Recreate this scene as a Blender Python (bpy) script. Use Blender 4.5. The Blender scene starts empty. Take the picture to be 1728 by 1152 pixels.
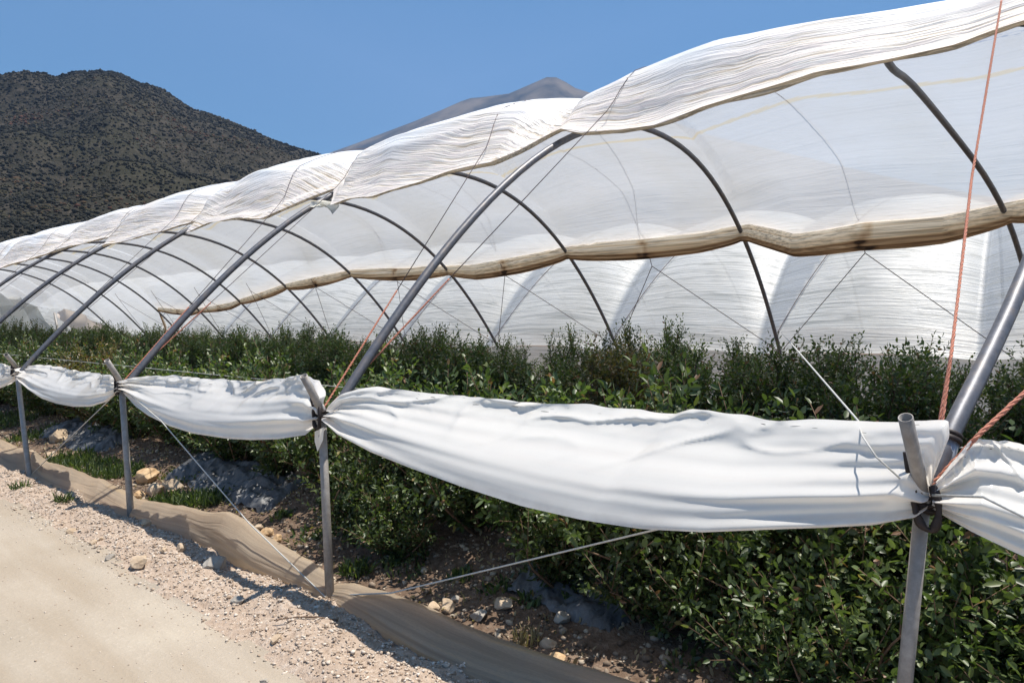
import bpy, math, random
import numpy as np
from mathutils import Vector, Matrix, noise

random.seed(7)
rng = np.random.default_rng(7)
scene = bpy.context.scene
COL = scene.collection
R_ = math.radians

# ------------------------------------------------------------------ camera
# world: X = across the tunnels, Y = along the rows (away to the left), Z up, metres
EYE = 1.6
FPX, VX, HY = 1100.0, -500.0, 548.0            # focal length, row vanishing point, horizon (photo pixels)
pitch = math.atan((576 - HY) / FPX)
yaw = math.atan((864 - VX) * math.cos(pitch) / FPX)
FW = np.array([math.sin(yaw) * math.cos(pitch), math.cos(yaw) * math.cos(pitch), -math.sin(pitch)])
RT = np.array([math.cos(yaw), -math.sin(yaw), 0.0])
UP = np.cross(RT, FW)
cam_d = bpy.data.cameras.new("camera")
cam = bpy.data.objects.new("camera", cam_d)
COL.objects.link(cam)
cam.matrix_world = Matrix(((RT[0], UP[0], -FW[0], 0), (RT[1], UP[1], -FW[1], 0), (RT[2], UP[2], -FW[2], EYE), (0, 0, 0, 1)))
cam_d.sensor_width = 36
cam_d.lens = FPX / 1728 * 36
cam_d.clip_start = 0.05
cam_d.clip_end = 20000
scene.camera = cam

# ------------------------------------------------------------------ light
SUN_EL, SUN_AZ = R_(74), math.atan2(0.9, -0.43)   # azimuth measured from +Y towards +X
sd = Vector((math.sin(SUN_AZ) * math.cos(SUN_EL), math.cos(SUN_AZ) * math.cos(SUN_EL), math.sin(SUN_EL)))
sun_d = bpy.data.lights.new("sun", 'SUN')
sun_d.energy = 4.9
sun_d.angle = R_(0.53)
sun_d.color = (1.0, 0.94, 0.85)
sun = bpy.data.objects.new("sun", sun_d)
COL.objects.link(sun)
sun.rotation_euler = sd.to_track_quat('Z', 'Y').to_euler()
sun.location = (30, 10, 60)
world = bpy.data.worlds.new("World")
scene.world = world
world.use_nodes = True
wn = world.node_tree
sky = wn.nodes.new('ShaderNodeTexSky')
sky.sky_type = 'NISHITA'
sky.sun_disc = False
sky.sun_elevation = SUN_EL
sky.sun_rotation = SUN_AZ
sky.altitude = 1200
sky.air_density = 1.1
sky.dust_density = 0.45
sky.ozone_density = 3.0
hsv = wn.nodes.new('ShaderNodeHueSaturation')
hsv.inputs['Saturation'].default_value = 1.36
hsv.inputs['Hue'].default_value = 0.489
wn.links.new(sky.outputs[0], hsv.inputs['Color'])
wn.links.new(hsv.outputs[0], wn.nodes['Background'].inputs[0])
wn.nodes['Background'].inputs[1].default_value = 0.065
scene.view_settings.view_transform = 'Standard'
scene.view_settings.look = 'None'
scene.view_settings.exposure = 0.95
scene.view_settings.gamma = 1.0
scene.render.film_transparent = False
cy = scene.cycles
cy.max_bounces = 10
cy.transparent_max_bounces = 16
cy.transmission_bounces = 8
cy.diffuse_bounces = 5
cy.glossy_bounces = 3
cy.sample_clamp_indirect = 6

# ------------------------------------------------------------------ unprojection of measured photo points
def ray(x, y):
    return FW * FPX + RT * (x - 864) - UP * (y - 576)
def on_ground(x, y, z=0.0):
    d = ray(x, y); t = (z - EYE) / d[2]
    return Vector((d[0] * t, d[1] * t, z))
def on_x(x, y, X):
    d = ray(x, y); t = X / d[0]
    return Vector((X, d[1] * t, EYE + d[2] * t))
def on_y(x, y, Y):
    d = ray(x, y); t = Y / d[1]
    return Vector((d[0] * t, Y, EYE + d[2] * t))

# ------------------------------------------------------------------ the tunnel's shape
XN, CX, HALF, ZT, CR = 2.35, 6.78, 4.43, 1.07, 3.75
SP, Y0 = 3.05, 0.25
def arch(X, cx=CX):
    xi = np.clip(np.abs((np.asarray(X, float) - cx) / HALF), 0, 1)
    return ZT + (CR - ZT) * (1 - xi ** 2.1)
def yk(k): return Y0 + SP * k
def vault(x, y, far=False):
    d = ray(x, y)
    X = np.linspace(2.36, 11.2, 1500)
    s = EYE + d[2] / d[0] * X - arch(X)
    i = np.where(np.sign(s[1:]) != np.sign(s[:-1]))[0]
    if not len(i): return None
    i = i[-1] if far else i[0]
    return Vector((X[i], d[1] / d[0] * X[i], float(arch(X[i]))))

# ------------------------------------------------------------------ node helpers
def mat(name):
    m = bpy.data.materials.new(name); m.use_nodes = True
    nt = m.node_tree; nt.nodes.clear()
    return m, nt
def N(nt, typ, **kw):
    n = nt.nodes.new(typ)
    for k, v in kw.items():
        if k.startswith('i_'):
            key = k[2:]
            key = int(key) if key.isdigit() else key.replace('_', ' ')
            n.inputs[key].default_value = v
        else: setattr(n, k, v)
    return n
def L(nt, a, b): nt.links.new(a, b)
def ramp(nt, fac, stops, interp='LINEAR'):
    r = nt.nodes.new('ShaderNodeValToRGB')
    r.color_ramp.interpolation = interp
    e = r.color_ramp.elements
    while len(e) < len(stops): e.new(0.5)
    for i, (p, c) in enumerate(stops):
        e[i].position = p
        e[i].color = (c[0], c[1], c[2], 1) if not isinstance(c, (int, float)) else (c, c, c, 1)
    L(nt, fac, r.inputs[0])
    return r
def mixc(nt, fac, a, b, mode='MIX'):
    m = nt.nodes.new('ShaderNodeMix'); m.data_type = 'RGBA'; m.blend_type = mode
    for sock, v in ((m.inputs[0], fac), (m.inputs[6], a), (m.inputs[7], b)):
        if isinstance(v, bpy.types.NodeSocket): L(nt, v, sock)
        elif isinstance(v, (int, float)): sock.default_value = v if sock == m.inputs[0] else (v, v, v, 1)
        else: sock.default_value = (*v, 1)
    return m.outputs[2]
def vec_scale(nt, src, s):
    m = nt.nodes.new('ShaderNodeVectorMath'); m.operation = 'MULTIPLY'
    L(nt, src, m.inputs[0]); m.inputs[1].default_value = s
    return m.outputs[0]
def noise_n(nt, vec, scale, detail=4, rough=0.55, dist=0.0):
    n = N(nt, 'ShaderNodeTexNoise'); n.inputs['Scale'].default_value = scale
    n.inputs['Detail'].default_value = detail; n.inputs['Roughness'].default_value = rough
    n.inputs['Distortion'].default_value = dist
    L(nt, vec, n.inputs['Vector']); return n.outputs[0]
def bump(nt, h, strength, dist, prev=None):
    b = N(nt, 'ShaderNodeBump'); b.inputs['Strength'].default_value = strength; b.inputs['Distance'].default_value = dist
    L(nt, h, b.inputs['Height'])
    if prev is not None: L(nt, prev, b.inputs['Normal'])
    return b.outputs[0]
def out(nt, s): o = N(nt, 'ShaderNodeOutputMaterial'); L(nt, s, o.inputs[0]); return o

def film_mat(name, kind='roof', clear=0.22, base=(0.80, 0.81, 0.80), tshare=0.52):
    """greenhouse film: a share of clear transmission, a share scattered through, the rest reflected"""
    m, nt = mat(name)
    uv = N(nt, 'ShaderNodeUVMap').outputs[0]
    v1 = vec_scale(nt, uv, (13, 0.38, 1)); n1 = noise_n(nt, v1, 1.0, 6, 0.66, 0.9)
    v2 = vec_scale(nt, uv, (46, 1.3, 1)); n2 = noise_n(nt, v2, 1.0, 3, 0.6, 0.2)
    col = base
    big = noise_n(nt, uv, 0.7, 4)
    streak = ramp(nt, n1, [(0.30, 0.92), (0.5, 1.0), (0.68, 0.96)]).outputs[0]
    c = mixc(nt, 1.0, base, streak, 'MULTIPLY')
    dirt = ramp(nt, big, [(0.45, 0.0), (0.75, 0.35)]).outputs[0]
    c = mixc(nt, dirt, c, (0.70, 0.66, 0.56))
    if kind == 'roof':                      # bunched, weathered cream hem towards the gathered edge
        at = N(nt, 'ShaderNodeAttribute', attribute_name='hem').outputs['Fac']
        hemc = ramp(nt, n2, [(0.30, (0.55, 0.42, 0.28)), (0.39, (0.82, 0.70, 0.56)), (0.46, (0.97, 0.91, 0.82)), (0.55, (0.96, 0.84, 0.78)), (0.64, (0.98, 0.95, 0.88)), (0.76, (0.85, 0.72, 0.58))]).outputs[0]
        c = mixc(nt, at, c, hemc)
        seam = N(nt, 'ShaderNodeAttribute', attribute_name='seam').outputs['Fac']
        c = mixc(nt, seam, c, (0.88, 0.80, 0.62))
        # faint blue printed dashes running along the sheet
        pv = vec_scale(nt, uv, (9, 2.2, 1)); pn = noise_n(nt, pv, 3.0, 2, 0.7)
        pr = N(nt, 'ShaderNodeAttribute', attribute_name='print').outputs['Fac']
        pd = ramp(nt, pn, [(0.52, 0.0), (0.56, 1.0)]).outputs[0]
        pm = N(nt, 'ShaderNodeMath', operation='MULTIPLY'); L(nt, pr, pm.inputs[0]); L(nt, pd, pm.inputs[1])
        c = mixc(nt, pm.outputs[0], c, (0.22, 0.30, 0.50))
    if kind == 'wall':
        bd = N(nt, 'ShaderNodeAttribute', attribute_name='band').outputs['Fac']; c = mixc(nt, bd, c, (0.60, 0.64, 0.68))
    if kind == 'wall':                      # thin dark creases along the sheet
        v3 = vec_scale(nt, uv, (5.0, 0.16, 1)); n3 = noise_n(nt, v3, 1.6, 3, 0.5, 0.4)
        cr = ramp(nt, n3, [(0.470, 0.0), (0.492, 1.0), (0.508, 1.0), (0.53, 0.0)]).outputs[0]
        v4 = vec_scale(nt, uv, (9, 0.3, 1)); n4 = noise_n(nt, v4, 1.4, 2, 0.5, 0.3)
        cr2 = ramp(nt, n4, [(0.49, 0.0), (0.5, 0.55), (0.51, 0.0)]).outputs[0]
        c = mixc(nt, cr2, c, (0.50, 0.52, 0.50)); c = mixc(nt, mixc(nt, 0.55, 0.0, cr), c, (0.40, 0.42, 0.40))
    hm = N(nt, 'ShaderNodeMath', operation='MULTIPLY_ADD'); hm.inputs[0].default_value = 0; hm.inputs[1].default_value = 0.6; hm.inputs[2].default_value = 0.45
    if kind == 'roof': L(nt, at, hm.inputs[0])
    h2 = N(nt, 'ShaderNodeMath', operation='MULTIPLY'); L(nt, n2, h2.inputs[0]); L(nt, hm.outputs[0], h2.inputs[1])
    nb = bump(nt, n1, 0.5, 0.045); nb = bump(nt, h2.outputs[0], 0.6, 0.03, nb)
    d = N(nt, 'ShaderNodeBsdfDiffuse'); t = N(nt, 'ShaderNodeBsdfTranslucent'); g = N(nt, 'ShaderNodeBsdfGlossy'); tr = N(nt, 'ShaderNodeBsdfTransparent')
    g.inputs['Roughness'].default_value = 0.42; g.inputs['Color'].default_value = (1, 1, 1, 1)
    for s in (d, t): L(nt, c, s.inputs['Color'])
    for s in (d, t, g): L(nt, nb, s.inputs['Normal'])
    m1 = N(nt, 'ShaderNodeMixShader'); m1.inputs[0].default_value = tshare
    if kind == 'roof':                      # many layers at the hem: more bounces back, less gets through
        ts = N(nt, 'ShaderNodeMath', operation='MULTIPLY_ADD'); L(nt, N(nt, 'ShaderNodeAttribute', attribute_name='dense').outputs['Fac'], ts.inputs[0]); ts.inputs[1].default_value = -0.62 * tshare; ts.inputs[2].default_value = tshare; L(nt, ts.outputs[0], m1.inputs[0])
    L(nt, d.outputs[0], m1.inputs[1]); L(nt, t.outputs[0], m1.inputs[2])
    m2 = N(nt, 'ShaderNodeMixShader'); m2.inputs[0].default_value = 0.05
    L(nt, m1.outputs[0], m2.inputs[1]); L(nt, g.outputs[0], m2.inputs[2])
    m3 = N(nt, 'ShaderNodeMixShader'); m3.inputs[0].default_value = clear
    L(nt, m2.outputs[0], m3.inputs[1]); L(nt, tr.outputs[0], m3.inputs[2])
    if kind == 'roof':
        dn = N(nt, 'ShaderNodeAttribute', attribute_name='dense').outputs['Fac']
    if kind == 'roof':                      # the hem is many layers thick: no clear share there
        mt = N(nt, 'ShaderNodeMath', operation='MULTIPLY_ADD'); L(nt, dn, mt.inputs[0]); mt.inputs[1].default_value = -clear * .85; mt.inputs[2].default_value = clear
        L(nt, mt.outputs[0], m3.inputs[0])
    out(nt, m3.outputs[0])
    return m

def metal_mat(name, col, rough=0.5, metal=0.45, sc=30):
    m, nt = mat(name)
    co = N(nt, 'ShaderNodeTexCoord').outputs['Object']
    n = noise_n(nt, co, sc, 6, 0.65); n2 = noise_n(nt, vec_scale(nt, co, (9, 9, 3)), 1.6, 5, 0.65)
    c = mixc(nt, ramp(nt, n, [(0.3, 0.0), (0.75, 1.0)]).outputs[0], tuple(v * 0.72 for v in col), tuple(min(1, v * 1.2) for v in col))
    c = mixc(nt, ramp(nt, n2, [(0.46, 0.0), (0.64, 0.45)]).outputs[0], c, (0.23, 0.19, 0.16))
    p = N(nt, 'ShaderNodeBsdfPrincipled'); L(nt, c, p.inputs['Base Color'])
    p.inputs['Metallic'].default_value = metal; p.inputs['Roughness'].default_value = rough
    L(nt, bump(nt, n, 0.25, 0.003), p.inputs['Normal']); out(nt, p.outputs[0]); return m

def plain_mat(name, ca, cb, scale=20, rough=0.8, bumpd=0.004, spec=0.3, stretch=(1, 1, 1), transl=0.0):
    m, nt = mat(name)
    co = vec_scale(nt, N(nt, 'ShaderNodeTexCoord').outputs['Object'], stretch)
    n = noise_n(nt, co, scale, 6, 0.62)
    c = ramp(nt, n, [(0.28, ca), (0.72, cb)]).outputs[0]
    p = N(nt, 'ShaderNodeBsdfPrincipled'); L(nt, c, p.inputs['Base Color'])
    p.inputs['Roughness'].default_value = rough; p.inputs['Specular IOR Level'].default_value = spec
    nb = bump(nt, n, 0.6, bumpd); L(nt, nb, p.inputs['Normal'])
    s = p.outputs[0]
    if transl:
        t = N(nt, 'ShaderNodeBsdfTranslucent'); L(nt, c, t.inputs['Color'])
        mx = N(nt, 'ShaderNodeMixShader'); mx.inputs[0].default_value = transl
        L(nt, s, mx.inputs[1]); L(nt, t.outputs[0], mx.inputs[2]); s = mx.outputs[0]
    out(nt, s); return m

def leaf_mat(name, stops, transl=0.3, rough=0.45):
    m, nt = mat(name)
    at = N(nt, 'ShaderNodeAttribute', attribute_name='tint').outputs['Fac']
    oi = N(nt, 'ShaderNodeObjectInfo').outputs['Random']
    c = ramp(nt, at, stops).outputs[0]
    hs = N(nt, 'ShaderNodeHueSaturation'); L(nt, c, hs.inputs['Color'])
    mr = N(nt, 'ShaderNodeMapRange'); L(nt, oi, mr.inputs[0]); mr.inputs[3].default_value = 0.75; mr.inputs[4].default_value = 1.25
    L(nt, mr.outputs[0], hs.inputs['Value'])
    p = N(nt, 'ShaderNodeBsdfPrincipled'); L(nt, hs.outputs[0], p.inputs['Base Color'])
    p.inputs['Roughness'].default_value = rough; p.inputs['Specular IOR Level'].default_value = 0.6
    t = N(nt, 'ShaderNodeBsdfTranslucent')
    tc = mixc(nt, 1.0, hs.outputs[0], (1.5, 1.7, 0.7), 'MULTIPLY'); L(nt, tc, t.inputs['Color'])
    mx = N(nt, 'ShaderNodeMixShader'); mx.inputs[0].default_value = transl
    L(nt, p.outputs[0], mx.inputs[1]); L(nt, t.outputs[0], mx.inputs[2]); out(nt, mx.outputs[0]); return m

# ------------------------------------------------------------------ object helpers
def tag(o, label=None, cat=None, group=None, kind=None):
    if label: o['label'] = label
    if cat: o['category'] = cat
    if group: o['group'] = group
    if kind: o['kind'] = kind
    return o
def mesh_obj(name, verts, faces, m, parent=None, smooth=True, uvs=None, attrs=None):
    me = bpy.data.meshes.new(name)
    verts = np.asarray(verts, dtype=np.float32).reshape(-1, 3)
    if isinstance(faces, np.ndarray):
        nf, w = faces.shape
        me.vertices.add(len(verts)); me.vertices.foreach_set('co', verts.ravel())
        me.loops.add(nf * w); me.loops.foreach_set('vertex_index', faces.astype(np.int32).ravel())
        me.polygons.add(nf); me.polygons.foreach_set('loop_start', np.arange(0, nf * w, w, dtype=np.int32))
        me.update(calc_edges=True)
    else:
        me.from_pydata(verts.tolist(), [], faces); me.update()
    me.validate()
    if smooth: me.polygons.foreach_set('use_smooth', [True] * len(me.polygons))
    if uvs is not None:
        ul = me.uv_layers.new(name='UVMap'); vi = np.empty(len(me.loops), dtype=np.int32)
        me.loops.foreach_get('vertex_index', vi); ul.data.foreach_set('uv', np.asarray(uvs, np.float32)[vi].ravel())
    for k, (dom, v) in (attrs or {}).items():
        a = me.attributes.new(k, 'FLOAT', dom); a.data.foreach_set('value', np.asarray(v, np.float32))
    me.materials.append(m)
    o = bpy.data.objects.new(name, me); COL.objects.link(o)
    if parent: o.parent = parent
    return o
def grid_faces(nu, nv):
    i = np.arange(nu - 1)[:, None] * nv + np.arange(nv - 1)[None, :]
    return np.stack([i, i + 1, i + nv + 1, i + nv], -1).reshape(-1, 4)
class MB:
    def __init__(s): s.v = []; s.f = []
    def add(s, v, f):
        b = len(s.v); s.v += [tuple(q) for q in v]; s.f += [tuple(b + i for i in q) for q in f]
    def tube(s, pts, r, n=10, caps=True, hollow=0.0):
        pts = [Vector(p) for p in pts]; m = len(pts)
        rr = r if hasattr(r, '__len__') else [r] * m
        t0 = (pts[1] - pts[0]).normalized()
        a = Vector((0, 0, 1)) if abs(t0.z) < 0.9 else Vector((1, 0, 0))
        u = t0.cross(a).normalized()
        v = []
        for i, p in enumerate(pts):
            t = (pts[min(i + 1, m - 1)] - pts[max(i - 1, 0)]).normalized()
            u = (u - t * u.dot(t)).normalized(); w = t.cross(u)
            v += [p + (u * math.cos(j * 2 * math.pi / n) + w * math.sin(j * 2 * math.pi / n)) * rr[i] for j in range(n)]
        f = [(i * n + j, i * n + (j + 1) % n, (i + 1) * n + (j + 1) % n, (i + 1) * n + j) for i in range(m - 1) for j in range(n)]
        if caps:
            f.append(tuple(range(n))[::-1])
            if not hollow: f.append(tuple((m - 1) * n + j for j in range(n)))
            else:                                  # open pipe end with an inner wall
                t = (pts[-1] - pts[-2]).normalized(); b0 = len(v)
                top = v[(m - 1) * n:(m - 1) * n + n]
                c = pts[-1]
                v += [c + (q - c) * hollow for q in top]
                v += [c + (q - c) * hollow - t * 0.12 for q in top]
                for j in range(n):
                    k = (j + 1) % n
                    f.append(((m - 1) * n + j, (m - 1) * n + k, b0 + k, b0 + j)); f.append((b0 + j, b0 + k, b0 + n + k, b0 + n + j))
                f.append(tuple(b0 + n + j for j in range(n)))
        s.add(v, f)
    def build(s, name, m, parent=None, smooth=True):
        return mesh_obj(name, s.v, s.f, m, parent, smooth)
def catmull(pts, n=8):
    pts = [Vector(p) for p in pts]; o = []
    for i in range(len(pts) - 1):
        p0, p1, p2, p3 = pts[max(i - 1, 0)], pts[i], pts[i + 1], pts[min(i + 2, len(pts) - 1)]
        for j in range(n):
            t = j / n
            o.append(0.5 * ((2 * p1) + (p2 - p0) * t + (2 * p0 - 5 * p1 + 4 * p2 - p3) * t * t + (3 * p1 - p0 - 3 * p2 + p3) * t ** 3))
    o.append(pts[-1]); return o
def nz(x, y, z=0.0, oct=3): return noise.fractal(Vector((x, y, z)), 1.0, 2.0, oct)

# ------------------------------------------------------------------ materials
M = {}
M['roof'] = film_mat('roof_film', 'roof', 0.20, (0.86, 0.89, 0.93), 0.38)
M['wall'] = film_mat('wall_film', 'wall', 0.12, (0.96, 0.97, 0.94), 0.46)
M['roll'] = plain_mat('rolled_film', (0.30, 0.19, 0.09), (0.90, 0.80, 0.60), 9, 0.5, 0.03, 0.3, (2.4, 0.10, 2.4), 0.45)
M['steel'] = metal_mat('galvanised_steel', (0.36, 0.37, 0.40), 0.45, 0.55)
M['hoop'] = metal_mat('weathered_hoop_steel', (0.13, 0.135, 0.155), 0.5, 0.35)
M['post'] = metal_mat('weathered_post_steel', (0.33, 0.31, 0.29), 0.6, 0.3)
M['strap'] = plain_mat('black_rubber', (0.016, 0.012, 0.012), (0.045, 0.034, 0.032), 40, 0.6, 0.003)
M['orange'] = plain_mat('orange_rope_fibre', (0.42, 0.12, 0.07), (0.68, 0.34, 0.24), 160, 0.8, 0.002)
M['cord'] = plain_mat('dark_cord_fibre', (0.10, 0.075, 0.075), (0.20, 0.15, 0.15), 90, 0.8, 0.002)
M['wire'] = plain_mat('pale_wire', (0.42, 0.42, 0.40), (0.62, 0.61, 0.57), 90, 0.5, 0.001)

# ------------------------------------------------------------------ ground, road and verge
ROWS = (3.42, 6.1, 8.75)
def road_edge(Y):
    return 1.70 + 0.05 * math.sin(Y * 1.3) + 0.10 * nz(Y * 0.9, 3.1)
def gz(X, Y):
    z = 0.0
    near = max(0.0, 1 - max(0, Y - 30) / 30)
    e = 1.70
    if X > e: z += 0.045 * math.exp(-((X - 1.98) / 0.22) ** 2) * (0.8 + 0.6 * nz(X * 2, Y * 1.5))
    if 1.6 < X < 2.3: z += (0.022 * nz(X * 5, Y * 5, 8) + 0.014 * nz(X * 16, Y * 16, 9)) * min(1, (X - 1.6) / .15, (2.3 - X) / .1)
    if 1.5 < X < 14:
        z += (0.022 * nz(X * 3.1, Y * 3.1, 1.0) + 0.012 * nz(X * 11, Y * 11, 2.0)) * min(1, (X - 1.5) / 0.3)
    for r in ROWS: z += 0.20 * math.exp(-((X - r) / 0.5) ** 2)
    if X < 1.7: z += 0.006 * nz(X * 1.2, Y * 1.2, 5)
    return z
gx = np.concatenate([-np.geomspace(4000, 4.2, 26), np.arange(-4, 1.3, 0.12), np.arange(1.3, 4.6, 0.04), np.arange(4.6, 14, 0.2), np.geomspace(14, 4000, 26)])
gy = np.concatenate([-np.geomspace(4000, 2.4, 24), np.arange(-2.2, 9, 0.045), np.arange(9, 34, 0.15), np.geomspace(34, 4500, 26)])
V = np.array([(x, y, gz(x, y) if (-6 < x < 30 and -6 < y < 60) else 0.0) for x in gx for y in gy])
F = grid_faces(len(gx), len(gy))[:, ::-1]
fc = V[F].mean(1)
re = np.array([road_edge(y) for y in gy]); rey = np.interp(fc[:, 1], gy, re)
road_m, nt = mat('compacted_road_dirt')
geo = N(nt, 'ShaderNodeNewGeometry').outputs['Position']
n1 = noise_n(nt, geo, 0.9, 5, 0.6); n2 = noise_n(nt, geo, 38, 4, 0.7)
c = ramp(nt, n1, [(0.3, (0.32, 0.27, 0.21)), (0.55, (0.38, 0.325, 0.26)), (0.75, (0.44, 0.385, 0.31))]).outputs[0]
c = mixc(nt, ramp(nt, n2, [(0.55, 0.0), (0.8, 0.5)]).outputs[0], c, (0.55, 0.48, 0.40))
vor = N(nt, 'ShaderNodeTexVoronoi'); vor.inputs['Scale'].default_value = 30; L(nt, geo, vor.inputs['Vector'])
c = mixc(nt, ramp(nt, vor.outputs[0], [(0.04, 0.45), (0.12, 0.0)]).outputs[0], c, (0.30, 0.24, 0.18))
p = N(nt, 'ShaderNodeBsdfPrincipled'); L(nt, c, p.inputs['Base Color']); p.inputs['Roughness'].default_value = 0.95; p.inputs['Specular IOR Level'].default_value = 0.15
n5 = noise_n(nt, vec_scale(nt, geo, (3.0, 0.35, 1)), 1.0, 4, 0.6)
c = mixc(nt, ramp(nt, n5, [(0.42, 0.0), (0.62, 0.65)]).outputs[0], c, (0.31, 0.25, 0.185)); L(nt, c, p.inputs['Base Color'])
nb = bump(nt, n2, 0.6, 0.015); nb = bump(nt, n1, 0.4, 0.05, nb); L(nt, nb, p.inputs['Normal']); out(nt, p.outputs[0])
def dirt_mat(name, ca, cb, cc, sc):
    m, nt = mat(name)
    geo = N(nt, 'ShaderNodeNewGeometry').outputs['Position']
    n1 = noise_n(nt, geo, 2.2, 5, 0.6); n2 = noise_n(nt, geo, sc, 5, 0.7)
    c = ramp(nt, n2, [(0.28, ca), (0.5, cb), (0.72, cc)]).outputs[0]
    c = mixc(nt, ramp(nt, n1, [(0.4, 0.0), (0.7, 0.45)]).outputs[0], c, ca)
    p = N(nt, 'ShaderNodeBsdfPrincipled'); L(nt, c, p.inputs['Base Color']); p.inputs['Roughness'].default_value = 0.95; p.inputs['Specular IOR Level'].default_value = 0.15
    L(nt, bump(nt, n2, 0.9, 0.03), p.inputs['Normal']); out(nt, p.outputs[0]); return m
verge_m = dirt_mat('gravel_verge_dirt', (0.34, 0.25, 0.185), (0.46, 0.36, 0.28), (0.58, 0.49, 0.41), 26)
soil_m = dirt_mat('bed_soil', (0.095, 0.062, 0.042), (0.17, 0.118, 0.085), (0.28, 0.21, 0.16), 20)
def sub_mesh(name, mask, m, label=None):
    f = F[mask]; used = np.unique(f); mp = np.full(len(V), -1); mp[used] = np.arange(len(used))
    return tag(mesh_obj(name, V[used], mp[f], m), kind='structure')
inroad = fc[:, 0] < rey
verge = (~inroad) & (fc[:, 0] < 2.28) & (fc[:, 1] > -30) & (fc[:, 1] < 60)
sub_mesh('road', inroad, road_m)
sub_mesh('gravel_verge', verge, verge_m)
sub_mesh('ground', ~(inroad | verge), soil_m)

# stones: many small rough lumps
ICO_V = np.array([(0, 0, -1), (.72, -.53, -.45), (-.28, -.85, -.45), (-.89, 0, -.45), (-.28, .85, -.45), (.72, .53, -.45), (.28, -.85, .45), (-.72, -.53, .45), (-.72, .53, .45), (.28, .85, .45), (.89, 0, .45), (0, 0, 1)])
ICO_F = np.array([(0,1,2),(1,0,5),(0,2,3),(0,3,4),(0,4,5),(1,5,10),(2,1,6),(3,2,7),(4,3,8),(5,4,9),(1,10,6),(2,6,7),(3,7,8),(4,8,9),(5,9,10),(6,10,11),(7,6,11),(8,7,11),(9,8,11),(10,9,11)])
def lumps(name, P, S, m, kind='stuff', squash=(1, 1, .7), jit=.35, label=None, cat=None, smooth=False, tint=None):
    n = len(P)
    a = rng.uniform(0, 2 * np.pi, n); ca, sa = np.cos(a), np.sin(a)
    v = ICO_V[None] * (1 + rng.uniform(-jit, jit, (n, 12, 1))) * (np.array(squash) * rng.uniform(.7, 1.3, (n, 1, 3))) * np.asarray(S)[:, None, None]
    x = v[..., 0] * ca[:, None] - v[..., 1] * sa[:, None]; y = v[..., 0] * sa[:, None] + v[..., 1] * ca[:, None]
    v = np.stack([x, y, v[..., 2]], -1) + np.asarray(P)[:, None, :]
    f = ICO_F[None] + (np.arange(n) * 12)[:, None, None]
    tn = np.repeat(rng.uniform(0, 1, n) if tint is None else tint, 20)
    o = mesh_obj(name, v.reshape(-1, 3), f.reshape(-1, 3), m, None, smooth, None, {'tint': ('FACE', tn)})
    return tag(o, label, cat, None, kind)
def tint_mat(name, stops, rough=0.9, sc=40, bd=0.004):
    m, nt = mat(name)
    at = N(nt, 'ShaderNodeAttribute', attribute_name='tint').outputs['Fac']
    geo = N(nt, 'ShaderNodeNewGeometry').outputs['Position']
    n = noise_n(nt, geo, sc, 5, 0.65)
    c = mixc(nt, 1.0, ramp(nt, at, stops).outputs[0], ramp(nt, n, [(0.3, 0.72), (0.7, 1.12)]).outputs[0], 'MULTIPLY')
    p = N(nt, 'ShaderNodeBsdfPrincipled'); L(nt, c, p.inputs['Base Color']); p.inputs['Roughness'].default_value = rough; p.inputs['Specular IOR Level'].default_value = 0.2
    L(nt, bump(nt, n, 0.6, bd), p.inputs['Normal']); out(nt, p.outputs[0]); return m
M['stone'] = tint_mat('pale_stone', [(0.0, (0.34, 0.25, 0.18)), (0.5, (0.52, 0.42, 0.33)), (1.0, (0.70, 0.62, 0.53))])
n = 34000
X = 1.62 + rng.beta(1.6, 1.3, n) * 0.66; Yp = -1.0 + 20 * rng.uniform(0, 1, n) ** 1.5
S = 0.0035 + 0.020 * rng.beta(.9, 7.5, n)
P = np.array([(x, y, gz(x, y) + s * .25) for x, y, s in zip(X, Yp, S)])
lumps('verge_gravel', P, S, M['stone'], jit=.5, label='loose pale gravel heaped along the foot of the low skirt', cat='gravel')
n = 2600
X = 1.72 - 4.5 * rng.beta(0.8, 2.6, n); Yp = rng.uniform(-1, 14, n)
S = 0.003 + 0.008 * rng.beta(1.0, 6, n)
P = np.array([(x, y, gz(x, y) + s * .2) for x, y, s in zip(X, Yp, S)])
lumps('road_pebbles', P, S, M['stone'], label='tiny pebbles strewn over the smooth beige road', cat='pebbles')
n = 9000
X = rng.uniform(2.3, 3.5, n); Yp = -0.6 + 16 * rng.uniform(0, 1, n) ** 1.3
S = 0.006 + 0.034 * rng.beta(1.0, 5.5, n)
P = np.array([(x, y, gz(x, y) + s * .2) for x, y, s in zip(X, Yp, S)])
M['stone_bed'] = tint_mat('bed_stone', [(0.0, (0.12, 0.085, 0.06)), (0.6, (0.26, 0.20, 0.15)), (1.0, (0.50, 0.43, 0.34))])
lumps('bed_rubble', P, S, M['stone_bed'], label='brown stony rubble between the skirt and the bush row', cat='rubble')

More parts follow.
